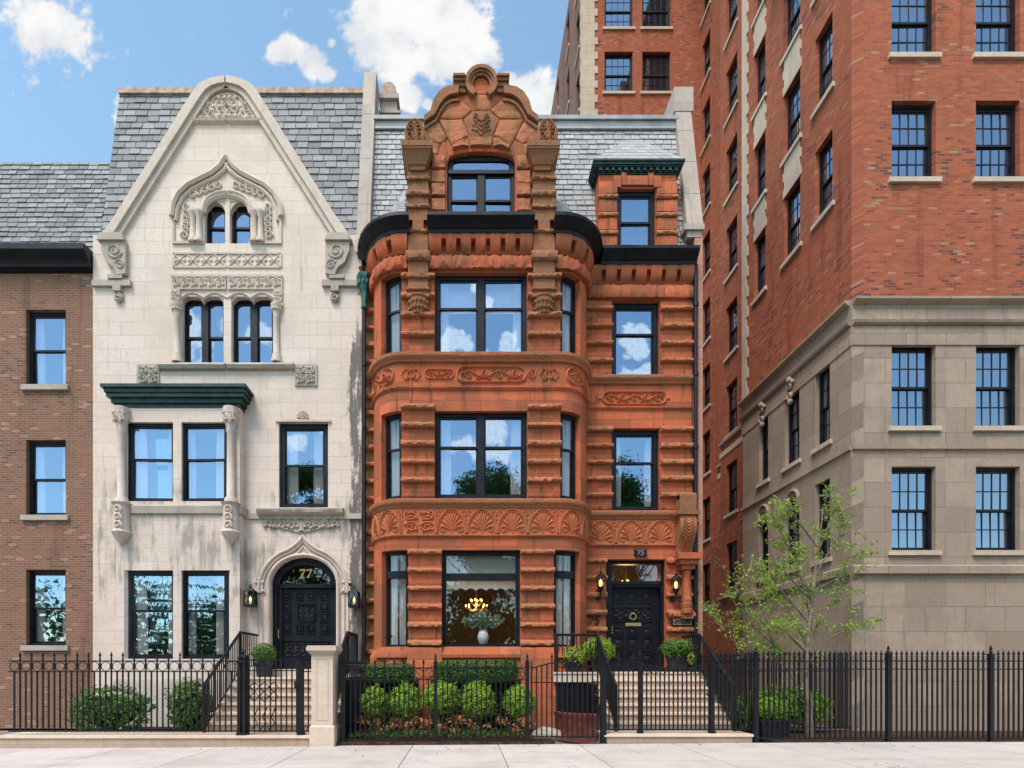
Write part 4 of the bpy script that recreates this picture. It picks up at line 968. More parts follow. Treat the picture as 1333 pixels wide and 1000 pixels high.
kn = MB(); x, z = PX(823.5, dY), PZ(803, dY); kn.tube([(x + .085 * math.cos(t * math.pi / 10), dY - .05, z + .085 * math.sin(t * math.pi / 10)) for t in range(21)], .016, 6); kn.box(x - .03, x + .03, dY - .06, dY, z + .07, z + .12); kn.build('knocker', 'brass', do)
kn = MB(); kn.box(PX(814, dY), PX(834, dY), dY - .03, dY + .01, PZ(815.3, dY), PZ(811, dY)); kn.box(PX(816, dY), PX(832, dY), dY - .036, dY, PZ(814.3, dY), PZ(812, dY)); kn.build('mail_slot', 'brass', do)
kn = MB()
for y in (817, 820.5, 824): kn.ball((PX(796, dY), dY - .05, PZ(y, dY)), .03)
kn.build('handle', 'brass', do)
# numerals "75" cut in the stone beside the door
def digits(mb, s, x, z, h, y, r, slant=.12):
    G = {'7': [[(0, .85), (.02, 1), (.6, 1), (.52, .8), (.3, .45), (.22, 0)]], '5': [[(.58, 1), (.14, 1), (.08, .58), (.3, .66), (.52, .55), (.56, .3), (.42, .06), (.2, 0), (.02, .1)]]}
    for c in s:
        for l in G[c]: mb.tube([(x + (u + slant * v) * h, y, z + v * h) for u, v in l], r, 6)
        x += h * .78
nm = MB(); digits(nm, '75', PX(766, YW), PZ(812.5, YW), .20, YW - .055, .014); nm.build('carved_number', 'iron', H)
# downpipes
dp = MB(); x = 6.36; dp.tube([(x, 14.86, 12.62), (x, 14.86, .3)], .055, 10)
for z in (11.5, 9.6, 7.6, 5.5, 3.6, 2.2): dp.tube([(x, 14.86, z), (x, 14.86, z + .08)], .075, 10)
dp.tube([(x, 14.86, .35), (x + .02, 14.78, .2), (x + .05, 14.6, .12)], .06, 8)
dp.build('downpipe', 'iron', H)
# rooms behind the glass
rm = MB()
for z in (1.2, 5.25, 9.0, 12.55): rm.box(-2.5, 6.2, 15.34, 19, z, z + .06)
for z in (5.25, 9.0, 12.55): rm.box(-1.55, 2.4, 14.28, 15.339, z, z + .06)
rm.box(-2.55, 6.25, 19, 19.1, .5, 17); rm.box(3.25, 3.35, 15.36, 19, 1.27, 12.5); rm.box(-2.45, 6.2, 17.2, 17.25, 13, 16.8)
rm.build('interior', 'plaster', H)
th = thing
# ------------------------------------------------------------------ THE PALE LIMESTONE TOWNHOUSE
YL = 14.9
L = thing('townhouse', 'pale limestone townhouse with steep carved gable and arched black door', 'house', (-6, YL, 0))
lx = lambda px: PX(px, YL); lz = lambda py: PZ(py, YL)
LC = lx(296); LR = lx(471); LLf = 2 * LC - LR
mir = lambda x: 2 * LC - x
LP = Path([(LLf - .3, YL), (LR + .3, YL)], LLf - .3)
wl = MB()
dA, dB = lx(352), lx(438); dtop = lz(724)
wops = [(lx(363), lx(427), lz(661.5), lz(550)), (lx(301), lx(355.5), lz(474), lz(386)), (mir(lx(355.5)), mir(lx(301)), lz(474), lz(386)),
        (lx(299), lx(326), lz(317), lz(264)), (mir(lx(326)), mir(lx(299)), lz(317), lz(264)), (dA, dB, 0, lz(724.3)),
        (mir(lx(427)), mir(lx(363)), lz(661.5), lz(550)), (mir(lx(430)), mir(lx(360)), lz(845), lz(735)),
        (lx(170), lx(300), lz(655), lz(556)), (lx(170), lx(300), lz(860), lz(742))]
ZE = lz(306)
wl.wall(LP, LLf, LR, -.1, ZE, [o for o in wops if o[2] < ZE])
# gable field above the eaves, in one prism with the pair of windows left open at the bottom
gl = [(lx(455), ZE), (lx(322), lz(118)), (lx(306), lz(108)), (LC, lz(107))]
zq = lz(262)
tt = (zq - ZE) / (lz(118) - ZE); xq = lx(455) + (lx(322) - lx(455)) * tt
wl.add([], [])
for sg in (0, 1):
    fx = (lambda x: mir(x)) if sg else (lambda x: x)
    wl.prism([(fx(lx(326)), ZE), (fx(lx(455)), ZE), (fx(xq), zq), (fx(lx(326)), zq)], YL, YL + .32)
    wl.prism([(fx(LC), ZE), (fx(lx(299)), ZE), (fx(lx(299)), zq), (fx(LC), zq)], YL, YL + .32)
    wl.prism([(fx(LC), zq), (fx(xq), zq)] + [(fx(x), z) for x, z in gl[1:]], YL, YL + .32)
# arched head of the doorway
cxd = (dA + dB) / 2; zsp = lz(761); ra = (dB - dA) / 2; rbz = lz(725) - zsp
ar = [(cxd + ra * math.cos(math.pi * i / 20), zsp + rbz * math.sin(math.pi * i / 20)) for i in range(21)]
for a, b in zip(ar, ar[1:]):
    zt_ = lz(724)
    wl.prism([a, b, (b[0], zt_), (a[0], zt_)], YL + .004, YL + .3)
wl.build('facade_wall', 'lime', L)
# door surround: the wall plane round the arch is dressed with a moulded ogee hood
hood = MB()
def ogee(w, zb_, zt_, n=26, flare=.30):
    pts = []
    for i in range(n + 1):
        t = i / n
        if t < .72: a = t / .72 * R(66); x = w * math.cos(a) ** .9; z = zb_ + (zt_ - zb_) * .72 * math.sin(a) / math.sin(R(66))
        else:
            q = (t - .72) / .28; x0 = w * math.cos(R(66)) ** .9; x = x0 * (1 - q) ** 1.35; z = zb_ + (zt_ - zb_) * (.72 + .28 * (q ** 1.25))
        pts.append((x, z))
    return pts
for w, zt_, r, d in ((lx(453) - cxd, lz(698), .05, .10), (lx(449) - cxd, lz(703), .035, .06), (lx(444.5) - cxd, lz(711), .03, .03)):
    o = ogee(w, lz(772), zt_)
    hood.relief(LP, [(cxd + x, z) for x, z in o] + [(cxd - x, z) for x, z in reversed(o[:-1])], r, d * .4, 6)
for w, r, d in ((ra + .05, .05, .02), (ra + .015, .03, -.02)):
    hood.relief(LP, [(cxd + w, 1.5), (cxd + w, zsp)] + [(cxd + w * math.cos(math.pi * i / 20), zsp + (rbz + w - ra) * math.sin(math.pi * i / 20)) for i in range(1, 20)] + [(cxd - w, zsp), (cxd - w, 1.5)], r, d, 6)
for sg in (-1, 1):
    hood.relief(LP, [(cxd + sg * (ra + .22), 1.5), (cxd + sg * (ra + .22), lz(775))], .03, .0); hood.relief(LP, [(cxd + sg * (ra + .33), 1.5), (cxd + sg * (ra + .33), lz(775))], .025, .0)
    for z in (lz(757), lz(768)):
        hood.relief(LP, spiral(cxd + sg * (ra + .29), z, .10, 20, 1.3, 14, sg), .03, .03)
        for q in (-1, 1): hood.ball(LP.pt(cxd + sg * (ra + .29) + q * .09, .04, z - .03), .05, .05, .045)
    for a in (20, 38, 56, 74): hood.relief(LP, [(cxd + sg * ra * 1.03 * math.cos(R(a)), zsp + rbz * 1.1 * math.sin(R(a))), (cxd + sg * (ra * 1.2 + .02) * math.cos(R(a + (6 if a > 70 else 0))), zsp + (rbz * 1.25 + .1) * math.sin(R(a)))], .008, .004)
hood.build('door_hood', 'limecarve', L)
# door of number 77
yd = YL + .3
df = MB(); ofr = [(cxd + (ra) * math.cos(math.pi * i / 20), zsp + rbz * math.sin(math.pi * i / 20)) for i in range(21)]; ifr = [(cxd + (ra - .19) * math.cos(math.pi * i / 20), zsp + (rbz - .19) * math.sin(math.pi * i / 20)) for i in range(21)]
df.ribbon(ofr, ifr, YL + .16, yd + .1)
df.box(dA, dA + .13, YL + .17, yd + .1, 1.5, zsp); df.box(dB - .07, dB, YL + .17, yd + .1, 1.5, zsp); df.box(dA, dB, YL + .2, yd + .12, zsp - .06, zsp + .05); df.box(dA + .13, dA + .24, YL + .24, yd + .1, 1.5, zsp - .06)
dfo = df.build('door_frame', 'black', L)
fp = MB(); fp.add([(x, yd, z) for x, z in ifr], [tuple(range(21))]); fp.build('fanlight_pane', 'glassclear', dfo, fix=False)
dl = MB(); xA, xB = dA + .2, dB - .07; dl.box(xA, xB, yd, yd + .07, 1.5, zsp - .06)
def dpan2(mb, x0, x1, z0, z1, y, t=.02):
    for q in ((x0, x1, z1 - t, z1), (x0, x1, z0, z0 + t), (x0, x0 + t, z0 + t, z1 - t), (x1 - t, x1, z0 + t, z1 - t)): mb.box(q[0], q[1], y - .03, y + .01, q[2], q[3])
    i, j = .035, .07
    mb.hexa([(x0 + i, y + .005, z0 + i), (x1 - i, y + .005, z0 + i), (x1 - i, y + .005, z1 - i), (x0 + i, y + .005, z1 - i)], [(x0 + j, y - .03, z0 + j), (x1 - j, y - .03, z0 + j), (x1 - j, y - .03, z1 - j), (x0 + j, y - .03, z1 - j)])
ly = lambda py: PZ(py, yd)
cxs = [(368.5, 379), (385.5, 395), (400, 410.5), (417, 428.5)]
for i, (a, b) in enumerate(cxs):
    dpan2(dl, PX(a, yd), PX(b, yd), ly(781), ly(772), yd); dpan2(dl, PX(a, yd), PX(b, yd), ly(824.5), ly(813.5), yd)
    if i in (0, 3): dpan2(dl, PX(a, yd), PX(b, yd), ly(796), ly(785.5), yd); dpan2(dl, PX(a, yd), PX(b, yd), ly(810), ly(799), yd)
dlo = dl.build('door', 'black', L)
cv = MB(); YP3 = Path([(-8, yd), (0, yd)], -8.)
a, b, c, d = PX(387, yd), PX(411, yd), ly(809), ly(786)
for q in ((a, b, d - .025, d), (a, b, c, c + .025), (a, a + .025, c, d), (b - .025, b, c, d)): cv.box(q[0], q[1], yd - .035, yd + .01, q[2], q[3])
scrollwork(cv, YP3, a + .03, b - .03, c + .03, d - .03, .016, 3, 3)
a, b, c, d = PX(369, yd), PX(431, yd), ly(856), ly(835); cv.box(a, b, yd - .04, yd + .01, d, d + .04); cv.box(a, b, yd - .04, yd + .01, c - .04, c); scrollwork(cv, YP3, a, b, c + .01, d - .01, .018, 6, 2)
cv.build('carved_panel', 'black', dlo)
hb = MB(); x = PX(364, yd); hb.prism([(x - .05, ly(830)), (x + .05, ly(830)), (x + .06, ly(818)), (x + .04, ly(815)), (x, ly(813)), (x - .04, ly(815)), (x - .06, ly(818)), (x - .06, ly(833)), (x, ly(838)), (x + .05, ly(833))][:0] or [(x - .045, ly(836)), (x, ly(838)), (x + .045, ly(836)), (x + .05, ly(817)), (x, ly(812.5)), (x - .05, ly(817))], yd - .05, yd)
hb.tube([(x, yd - .04, ly(832)), (x, yd - .1, ly(830)), (x, yd - .1, ly(821)), (x, yd - .04, ly(819))], .016, 6); hb.build('handle', 'brass', dlo)
# gold 77 on the fanlight
nb = MB()
def seven(mb, x, z, h, y):
    pts = [(0, .72), (.03, 1.), (.66, 1.), (.66, .88), (.34, .0), (.16, .0), (.5, .82), (.14, .82), (.1, .72)]
    mb.prism([(x + (u + .1 * v) * h, z + v * h) for u, v in pts], y - .02, y - .004); mb.box(x + .1 * h, x + .44 * h, y - .021, y - .004, z - .02 * h, z + .06 * h)
yn = yd
seven(nb, PX(389.5, yn), ly(752), .235, yn); seven(nb, PX(398.3, yn), ly(752), .235, yn); nb.build('gold_number', 'gold', dfo)
# windows
window(LP, lx(363), lx(427), lz(661.5), lz(550), L, .10, 1, .52, .13, 'glass', .28)
window(LP, mir(lx(427)), mir(lx(363)), lz(661.5), lz(550), L, .10, 1, .52, .13, 'glass', .2)
for a, b in ((lx(301), lx(355.5)), (mir(lx(355.5)), mir(lx(301)))): window(LP, a, b, lz(474), lz(386), L, .16, 2, .45, .06, 'glass', 0)
for a, b in ((lx(299), lx(326)), (mir(lx(326)), mir(lx(299)))): window(LP, a, b, lz(317), lz(262), L, .16, 1, .5, .06, 'glass', 0)
window(LP, mir(lx(430)), mir(lx(360)), lz(845), lz(735), L, .14, 1, .6, .1, 'glass', .2)
# carved work
def block(mb, xa, xb, ya, yb, d): mb.box(lx(xa), lx(xb), YL - d, YL + .05, lz(yb), lz(ya)); return mb
def both(fn):
    fn(lambda x: x); fn(mir)
s_ = MB(); s_.sweep(LP, lx(337), lx(448), [(0, lz(673)), (.12, lz(672)), (.2, lz(669)), (.22, lz(665)), (.16, lz(663)), (0, lz(662))], .1, .01, .01); s_.rect(LP, lx(318), LR, -.02, .06, lz(676), lz(669)); s_.build('window_sill', 'limeold', L)
s_ = MB()
for sg in (-1, 1):
    c = lx(393)
    for k in range(4):
        u = c + sg * (.16 + .25 * k); s_.relief(LP, spiral(u, lz(682 - k * .5), .12, 60, 1.4, 14, sg), .035, .02); s_.ball(LP.pt(u + sg * .1, .04, lz(688 - k)), .05, .05, .06); s_.ball(LP.pt(u - sg * .06, .05, lz(686)), .05, .05, .05)
    s_.relief(LP, [(c, lz(694)), (c + sg * .35, lz(690)), (c + sg * 1.0, lz(683))], .03, .02)
s_.relief(LP, [(c, lz(677)), (c, lz(692))], [.03, .09], .02); s_.build('carved_swag', 'limeold', L)
s_ = MB(); c = lx(394.5)
for a in range(0, 181, 22): s_.relief(LP, [(c + .05 * math.cos(R(a)), lz(544) + .05 * math.sin(R(a))), (c + .16 * math.cos(R(a)), lz(544) + .17 * math.sin(R(a)))], [.02, .034], .01)
s_.ball(LP.pt(c, .02, lz(545)), .05, .04, .04); s_.box(lx(359), lx(431), YL - .05, YL + .02, lz(550), lz(547)); s_.build('palmette', 'limecarve', L)
for side in (0, 1):
    fx = mir if side else (lambda x: x)
    def sp(a, b): a, b = fx(lx(a)), fx(lx(b)); return min(a, b), max(a, b)
    sg = -1 if side else 1
    # third floor window: carved head, column, sill and panel
    s_ = MB(); a, b = sp(297, 368)
    s_.rect(LP, a, b, -.02, .07, lz(362.5), lz(359)); e0, e1 = sp(357, 368); s_.rect(LP, e0, e1, -.02, .05, lz(397), lz(378.01)); s_.rect(LP, a, b, -.02, .05, lz(378), lz(362.5)); s_.rect(LP, *sp(357, 369), -.02, .08, lz(400), lz(397))
    scrollwork(s_, LP, a + .03, b - .03, lz(376), lz(363), .03, 6, 1, .05); scrollwork(s_, LP, e0, e1, lz(396), lz(380), .03, 1, 2, .05)
    cc = [lx(297) + (lx(356) - lx(297)) * t for t in [i / 24 for i in range(25)]]
    s_.relief(LP, [(fx(x), lz(386) - .05 + .14 * abs(math.sin(math.pi * (i / 24) * 2))) for i, x in enumerate(cc)], .05, -.02)
    for q0, q1 in ((302, 328.5), (328.5, 355.5)):
        e0_, e1_ = fx(lx(q0)), fx(lx(q1)); m0_ = (e0_ + e1_) / 2; hw = abs(e1_ - e0_) / 2; ln = [(m0_ + hw * math.cos(t), lz(394) + (lz(385.5) - lz(394)) * math.sin(t)) for t in [math.pi * j / 12 for j in range(13)]]
        for a_, b_ in zip(ln, ln[1:]): s_.prism([a_, b_, (b_[0], lz(384)), (a_[0], lz(384))], YL + .02, YL + .22)
    s_.build('carved_head', 'limecarve', L)
    s_ = MB(); x = fx(lx(360.5)); y = YL - .02
    s_.lathe(x, y, [(.15, lz(473)), (.15, lz(470)), (.11, lz(466)), (.12, lz(463)), (.085, lz(460)), (.08, lz(416)), (.10, lz(414)), (.09, lz(412)), (.13, lz(404)), (.16, lz(401)), (.16, lz(398))], 14)
    for a in range(180, 361, 30): s_.ball((x + .12 * math.cos(R(a)), y + .12 * math.sin(R(a)), lz(405)), .04)
    s_.build('colonnette', 'limecarve', L)
    s_ = MB(); s_.sweep(LP, *sp(297, 384), [(0, lz(483)), (.1, lz(482)), (.15, lz(478)), (.12, lz(475)), (0, lz(474))], .1, .01, .01); s_.rect(LP, *sp(384, 413), -.02, .04, lz(503), lz(475))
    a, b = sp(384, 412); scrollwork(s_, LP, a + .03, b - .03, lz(501), lz(477), .035, 2, 2, .04); s_.build('window_sill', 'limeold', L)
    # lattice panel
    s_ = MB(); a, b = sp(297, 366); z0, z1 = lz(348.5), lz(330); s_.rect(LP, a, b, -.02, .03, z1 - .03, z1 + .02); s_.rect(LP, a, b, -.02, .03, z0 - .02, z0 + .03); n = 4; w = (b - a) / n
    for i in range(n):
        s_.relief(LP, [(a + i * w, z0), (a + (i + 1) * w, z1)], .028); s_.relief(LP, [(a + i * w, z1), (a + (i + 1) * w, z0)], .028)
        s_.ball(LP.pt(a + (i + .5) * w, .02, (z0 + z1) / 2), .05, .03, .05)
        for q in (-.3, .3): s_.ball(LP.pt(a + (i + .5 + q) * w, .0, (z0 + z1) / 2), .06, .03, .06)
    e = sp(364, 367); s_.rect(LP, *e, -.02, .03, z0, z1); s_.build('lattice_panel', 'limecarve', L)
    # gothic window with twin colonnettes and ogee hood
    s_ = MB()
    for q, rr in ((332, .085), (340, .085)):
        s_.lathe(fx(lx(q)), YL - .03, [(.12, lz(317)), (.12, lz(313)), (rr, lz(310)), (rr * .9, lz(285)), (.12, lz(281)), (.13, lz(278))], 12)
    s_.rect(LP, *sp(326.5, 346), -.02, .09, lz(278), lz(274)); s_.rect(LP, *sp(326, 367), -.02, .05, lz(318.5), lz(316)); s_.rect(LP, *sp(364, 367), -.02, .04, lz(317), lz(284))
    aw = [(fx(lx(297) + (lx(327) - lx(297)) * t), lz(278) + (lz(256) - lz(278)) * math.sqrt(max(0, 1 - t * t)) ) for t in [i / 10 for i in range(11)]]
    e0_, e1_ = fx(lx(299)), fx(lx(326)); m0_ = (e0_ + e1_) / 2; hw = abs(e1_ - e0_) / 2; ln = [(m0_ + hw * math.cos(t), lz(279) + (lz(262.5) - lz(279)) * math.sin(t)) for t in [math.pi * j / 12 for j in range(13)]]
    for a_, b_ in zip(ln, ln[1:]): s_.prism([a_, b_, (b_[0], lz(261)), (a_[0], lz(261))], YL + .02, YL + .22)
    s_.relief(LP, aw, .07, .0); s_.relief(LP, [(u, z + .1) for u, z in aw], .05, .03)
    og = [(367, 284), (365, 268), (358, 254), (346, 243), (330, 235), (316, 228), (305, 219), (297, 207)]
    s_.relief(LP, [(fx(lx(x)), lz(y)) for x, y in og], .075, .05, 6); s_.relief(LP, [(fx(lx(x - 5)), lz(y + 5)) for x, y in og], .05, .03, 6)
    for i in range(6): s_.relief(LP, spiral(fx(lx(351 - i * .5)), lz(308 - i * 7.5), .11, 50 * i, 1.2, 12, sg), .032, .03)
    for t in range(5): s_.relief(LP, spiral(fx(lx(340 - t * 8)), lz(255 - t * 3.5), .13, 40 * t, 1.2, 12, -sg), .03, .02)
    s_.build('gothic_surround', 'limecarve', L)
    # rosette panel at the top of the gable
    s_ = MB(); s_.sweep(LP, *sp(297, 342), [(0, lz(163)), (.09, lz(161)), (.11, lz(158.5)), (0, lz(157))])
    for xx, r in ((300, .36), (326, .27)):
        u = fx(lx(xx)); z = lz(140 if xx == 300 else 145)
        for q in (1, .62): s_.relief(LP, arc(u, z, r * q, 0, 360, 18), .03, .01)
        for a in range(0, 360, 60): s_.ball(LP.pt(u + r * .8 * math.cos(R(a)), .02, z + r * .8 * math.sin(R(a))), .06, .04, .06); s_.relief(LP, [(u, z), (u + r * .5 * math.cos(R(a)), z + r * .5 * math.sin(R(a)))], .03, .01)
    s_.build('rosette_panel', 'limecarve', L)
    # raking coping and its carved kneeler
    s_ = MB(); o = [(456, 311), (447, 300), (436, 283), (338, 127), (329, 116), (318, 110.5), (306, 107.5), (297, 106)]; i_ = [(446, 316), (437, 304), (427, 288), (329, 134), (322, 124.5), (314, 119), (305, 116), (297, 115)]
    i2 = [(x - 5, y + 4) for x, y in i_]
    f_ = lambda l: [(fx(lx(x)), lz(y)) for x, y in l]
    s_.ribbon(f_(o), f_(i_), YL - .16, YL + .45); s_.ribbon(f_(i_), f_(i2), YL - .09, YL + .2); s_.build('gable_coping', 'limecarve', L)
    s_ = MB(); zz = [(425, 319), (456, 319), (456, 330), (450, 345), (441, 352), (437, 362), (425, 360)]
    s_.prism(f_(zz), YL - .13, YL + .1); s_.prism(f_([(428, 310), (457, 310), (460, 319), (425, 319)]), YL - .2, YL + .2)
    QP = Path([(-20, YL - .13), (4, YL - .13)], -20.)
    u = fx(lx(439)); s_.relief(QP, spiral(u, lz(331), .22, 200, 1.6, 20, sg), .035, .0); s_.relief(QP, spiral(fx(lx(432)), lz(349), .14, 20, 1.5, 18, sg), .03, .0)
    s_.rect(LP, *sp(430, 449), -.02, .12, lz(366), lz(361)); s_.rect(LP, *sp(420, 470), -.02, .09, lz(374.5), lz(367)); s_.rect(LP, *sp(432, 442), -.02, .12, lz(382), lz(374))
    s_.relief(LP, spiral(fx(lx(437)), lz(389), .12, 90, 1.2, 14, sg), .05, .05); s_.build('kneeler', 'limeold', L)
# ground floor and first floor bay with copper roof at the left of the door
bx0, bx1 = lx(160), lx(318); bd = .30
BP = Path([(bx0, YL + .05), (bx0, YL - bd), (bx1, YL - bd), (bx1, YL + .05)], 0.); w0 = bd + .05; wT = bx1 - bx0
bw = MB(); bops = []
for k in range(2):
    for z0, z1 in ((lz(657), lz(556)), (lz(858), lz(745))): bops.append((w0 + .22 + k * (wT - .25) / 2, w0 + .22 + k * (wT - .25) / 2 + (wT - .7) / 2, z0, z1))
bw.wall(BP, 0, w0 * 2 + wT, 1.0, lz(537), bops, .25); bw.build('bay_wall', 'lime', L)
for (a, b, z0, z1) in bops: window(BP, a, b, z0, z1, L, .1, 1, .55, .08, 'glass', .2)
s_ = MB()
for z0, z1, d in ((lz(538), lz(533), .02), (lz(533), lz(527), .08), (lz(527), lz(522), .16), (lz(522), lz(517), .20), (lz(517), lz(513), .26)): s_.box(bx0 - d, bx1 + d, YL - bd - d, YL + .02, z0 + .001, z1)
s_.build('copper_cornice', 'darkgreen', L)
for x in (lx(308), bx0 + .2):
    s_ = MB()
    y = YL - bd - .06
    if x > bx1 or x < bx0: continue
    s_.lathe(x, y, [(.18, lz(660)), (.16, lz(655)), (.11, lz(652)), (.10, lz(572)), (.13, lz(569)), (.12, lz(566)), (.2, lz(548)), (.2, lz(540))], 14); scrollwork(s_, Path([(x - .2, y - .16), (x + .2, y - .16)], x - .2), x - .17, x + .17, lz(562), lz(544), .03, 2, 1)
    s_.lathe(x, y, [(.05, lz(712)), (.18, lz(704)), (.25, lz(698)), (.2, lz(694)), (.2, lz(664)), (.26, lz(661))], 14)
    for z in (670, 680, 690): s_.relief(Path([(x - .2, y - .2), (x + .2, y - .2)], x - .2), spiral(x, lz(z), .11, z, 1.2), .03)
    s_.build('bay_colonnette', 'limecarve', L)
s_ = MB(); s_.sweep(BP, 0, 2 * w0 + wT, [(0, lz(675)), (.1, lz(673)), (.12, lz(664)), (0, lz(661))]); s_.build('bay_sill', 'limeold', L); s_ = MB(); s_.sweep(BP, 0, 2 * w0 + wT, [(-.02, .0), (.06, .0), (.06, 1.2), (-.02, 1.3)]); s_.build('bay_plinth', 'limeold', L)
# slate roof, ridge, downpipe with copper head, rooms
zt2 = lz(118) + .85
rf = MB(); ov = lambda z: 15.2 + (z - ZE) * SL
zL0, zL1 = 12.6, 18.62
dk_ = MB(); dk_.add([(LLf, ov(zL0) + .03, zL0), (LR, ov(zL0) + .03, zL0), (LR, ov(zL1) + .03, zL1), (LLf, ov(zL1) + .03, zL1), (LR, 23, zL1), (LLf, 23, zL1)], [(0, 1, 2, 3), (3, 2, 4, 5)])
dk_.build('roof_deck', 'deck', L, fix=False)
slates(rf, (LLf, ov(zL0), zL0), (1, 0, 0), dv, dn, LR - LLf, (zL1 - zL0) / dv.z, lambda u, v: (LLf + u > lx(325)) or (LLf + u < mir(lx(325))) or v > 5, .34, .23)
# gable cheeks running back into the roof
for fx in (lambda x: x, mir):
    rf.add([(fx(lx(450)), YL + .3, lz(308)), (fx(lx(332)), YL + .3, lz(122)), (fx(LC), YL + .3, lz(110)), (fx(LC), 16.4, lz(110)), (fx(lx(332)), 16.4, lz(122)), (fx(lx(450)), 15.6, lz(308))], [(0, 1, 4, 5), (1, 2, 3, 4)])
rf.build('slate_roof', 'slatedark', L, fix=False, sm=20)
s_ = MB(); s_.box(LLf, LR - .05, ov(zL1) - .1, ov(zL1) + .2, zL1 - .06, zL1 + .1); s_.tube([(LLf, ov(zL1) + .05, zL1 + .1), (LR - .05, ov(zL1) + .05, zL1 + .1)], .1, 8); s_.build('ridge_cap', 'terra', L)
s_ = MB(); x, y = PX(474.5, YL - .12), YL - .14
s_.tube([(x, y, PZ(398, y)), (x, y, .62), (x + .0, y - .02, .5), (x + .05, y - .2, .3)], .05, 10); s_.tube([(PX(470, YL) + .0, y + .0, 12.5), (x, y, PZ(362, y))], .05, 8)
for z in (9.8, 8.1, 6.6, 5.0, 3.6, 2.2): s_.tube([(x, y, z), (x, y, z + .08)], .068, 10)
s_.build('downpipe', 'iron', L)
s_ = MB(); zz = lambda p: PZ(p, y)
s_.lathe(x, y, [(.07, zz(403)), (.1, zz(401)), (.08, zz(398)), (.085, zz(388)), (.10, zz(384)), (.13, zz(378)), (.17, zz(372)), (.15, zz(370)), (.2, zz(366)), (.22, zz(362)), (.22, zz(360))], 6)
for a in range(200, 350, 35): s_.ball((x + .17 * math.cos(R(a)), y + .17 * math.sin(R(a)), zz(371)), .045, .04, .07)
s_.build('rainwater_head', 'copper', L); s_ = MB(); s_.box(x - .2, x + .35, y + .05, y + .12, zz(332), zz(318)); s_.build('gutter_strap', 'copper', L)
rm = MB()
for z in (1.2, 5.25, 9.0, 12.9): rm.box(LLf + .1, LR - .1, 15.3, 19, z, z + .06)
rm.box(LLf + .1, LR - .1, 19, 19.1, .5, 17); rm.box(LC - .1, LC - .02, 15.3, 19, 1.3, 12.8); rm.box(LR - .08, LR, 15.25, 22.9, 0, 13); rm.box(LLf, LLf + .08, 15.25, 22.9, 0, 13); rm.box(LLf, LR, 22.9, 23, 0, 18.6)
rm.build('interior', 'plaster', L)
# ------------------------------------------------------------------ brown brick neighbour beyond the picture's left edge
B = thing('townhouse', 'plain brown brick townhouse beside the gabled limestone house', 'house', (-14, 15, 0))
x1 = LLf - .02; x0 = x1 - 9; XP = Path([(x0, 15), (x1, 15)], x0)
bb = MB(); bo = [(x1 - 1.9 - k * 2.1, x1 - .8 - k * 2.1, z, z + 2.1) for k in range(4) for z in (2.2, 5.8, 9.4)]
bb.wall(XP, x0, x1, -.1, 12.9, bo); bb.box(x0, x1, 15.33, 23, -.1, 1.0); bb.box(x1 - .3, x1, 15.33, 23, 1, 12.9); bb.build('wall', 'brickbrown', B)
for (a, b, z0, z1) in bo:
    window(XP, a, b, z0, z1, B, .12, 1, .5, .08, 'glass', .2)
    MB().rect(XP, a - .1, b + .1, -.05, .08, z0 - .14, z0).build('window_sill', 'limeold', B)
MB().sweep(XP, x0, x1, [(0, 12.5), (.2, 12.55), (.25, 12.7), (.45, 12.85), (.45, 13), (0, 13.05)]).build('cornice', 'black', B)
mb = MB(); mb.add([(x0, 15.1, 13), (x1, 15.1, 13), (x1, 15.9, 16.4), (x0, 15.9, 16.4), (x1, 23, 16.4), (x0, 23, 16.4)], [(0, 1, 2, 3), (3, 2, 4, 5)]); slates(mb, (x0, 15.07, 13), (1, 0, 0), Vector((0, .23, 1)).normalized(), Vector((0, -1, .23)).normalized(), 9, 3.45); mb.build('roof', 'slatedark', B, fix=False, sm=20)
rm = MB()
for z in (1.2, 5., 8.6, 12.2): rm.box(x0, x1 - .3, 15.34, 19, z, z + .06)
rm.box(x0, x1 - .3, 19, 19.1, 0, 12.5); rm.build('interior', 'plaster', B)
mb = MB()
for k in range(6): mb.box(x1 - 8.4, x1 - 6.8, 14.98 - .3 * (6 - k), 14.98 - .3 * (5 - k) - (.0 if k < 5 else 0), -.1, .2 * (k + 1))
mb.build('front_steps', 'stoop', B)
mb = MB(); mb.box(x1 - 8.2, x1 - 7.0, 14.9, 15.2, 1.2, 3.6); mb.build('front_door', 'black', B)

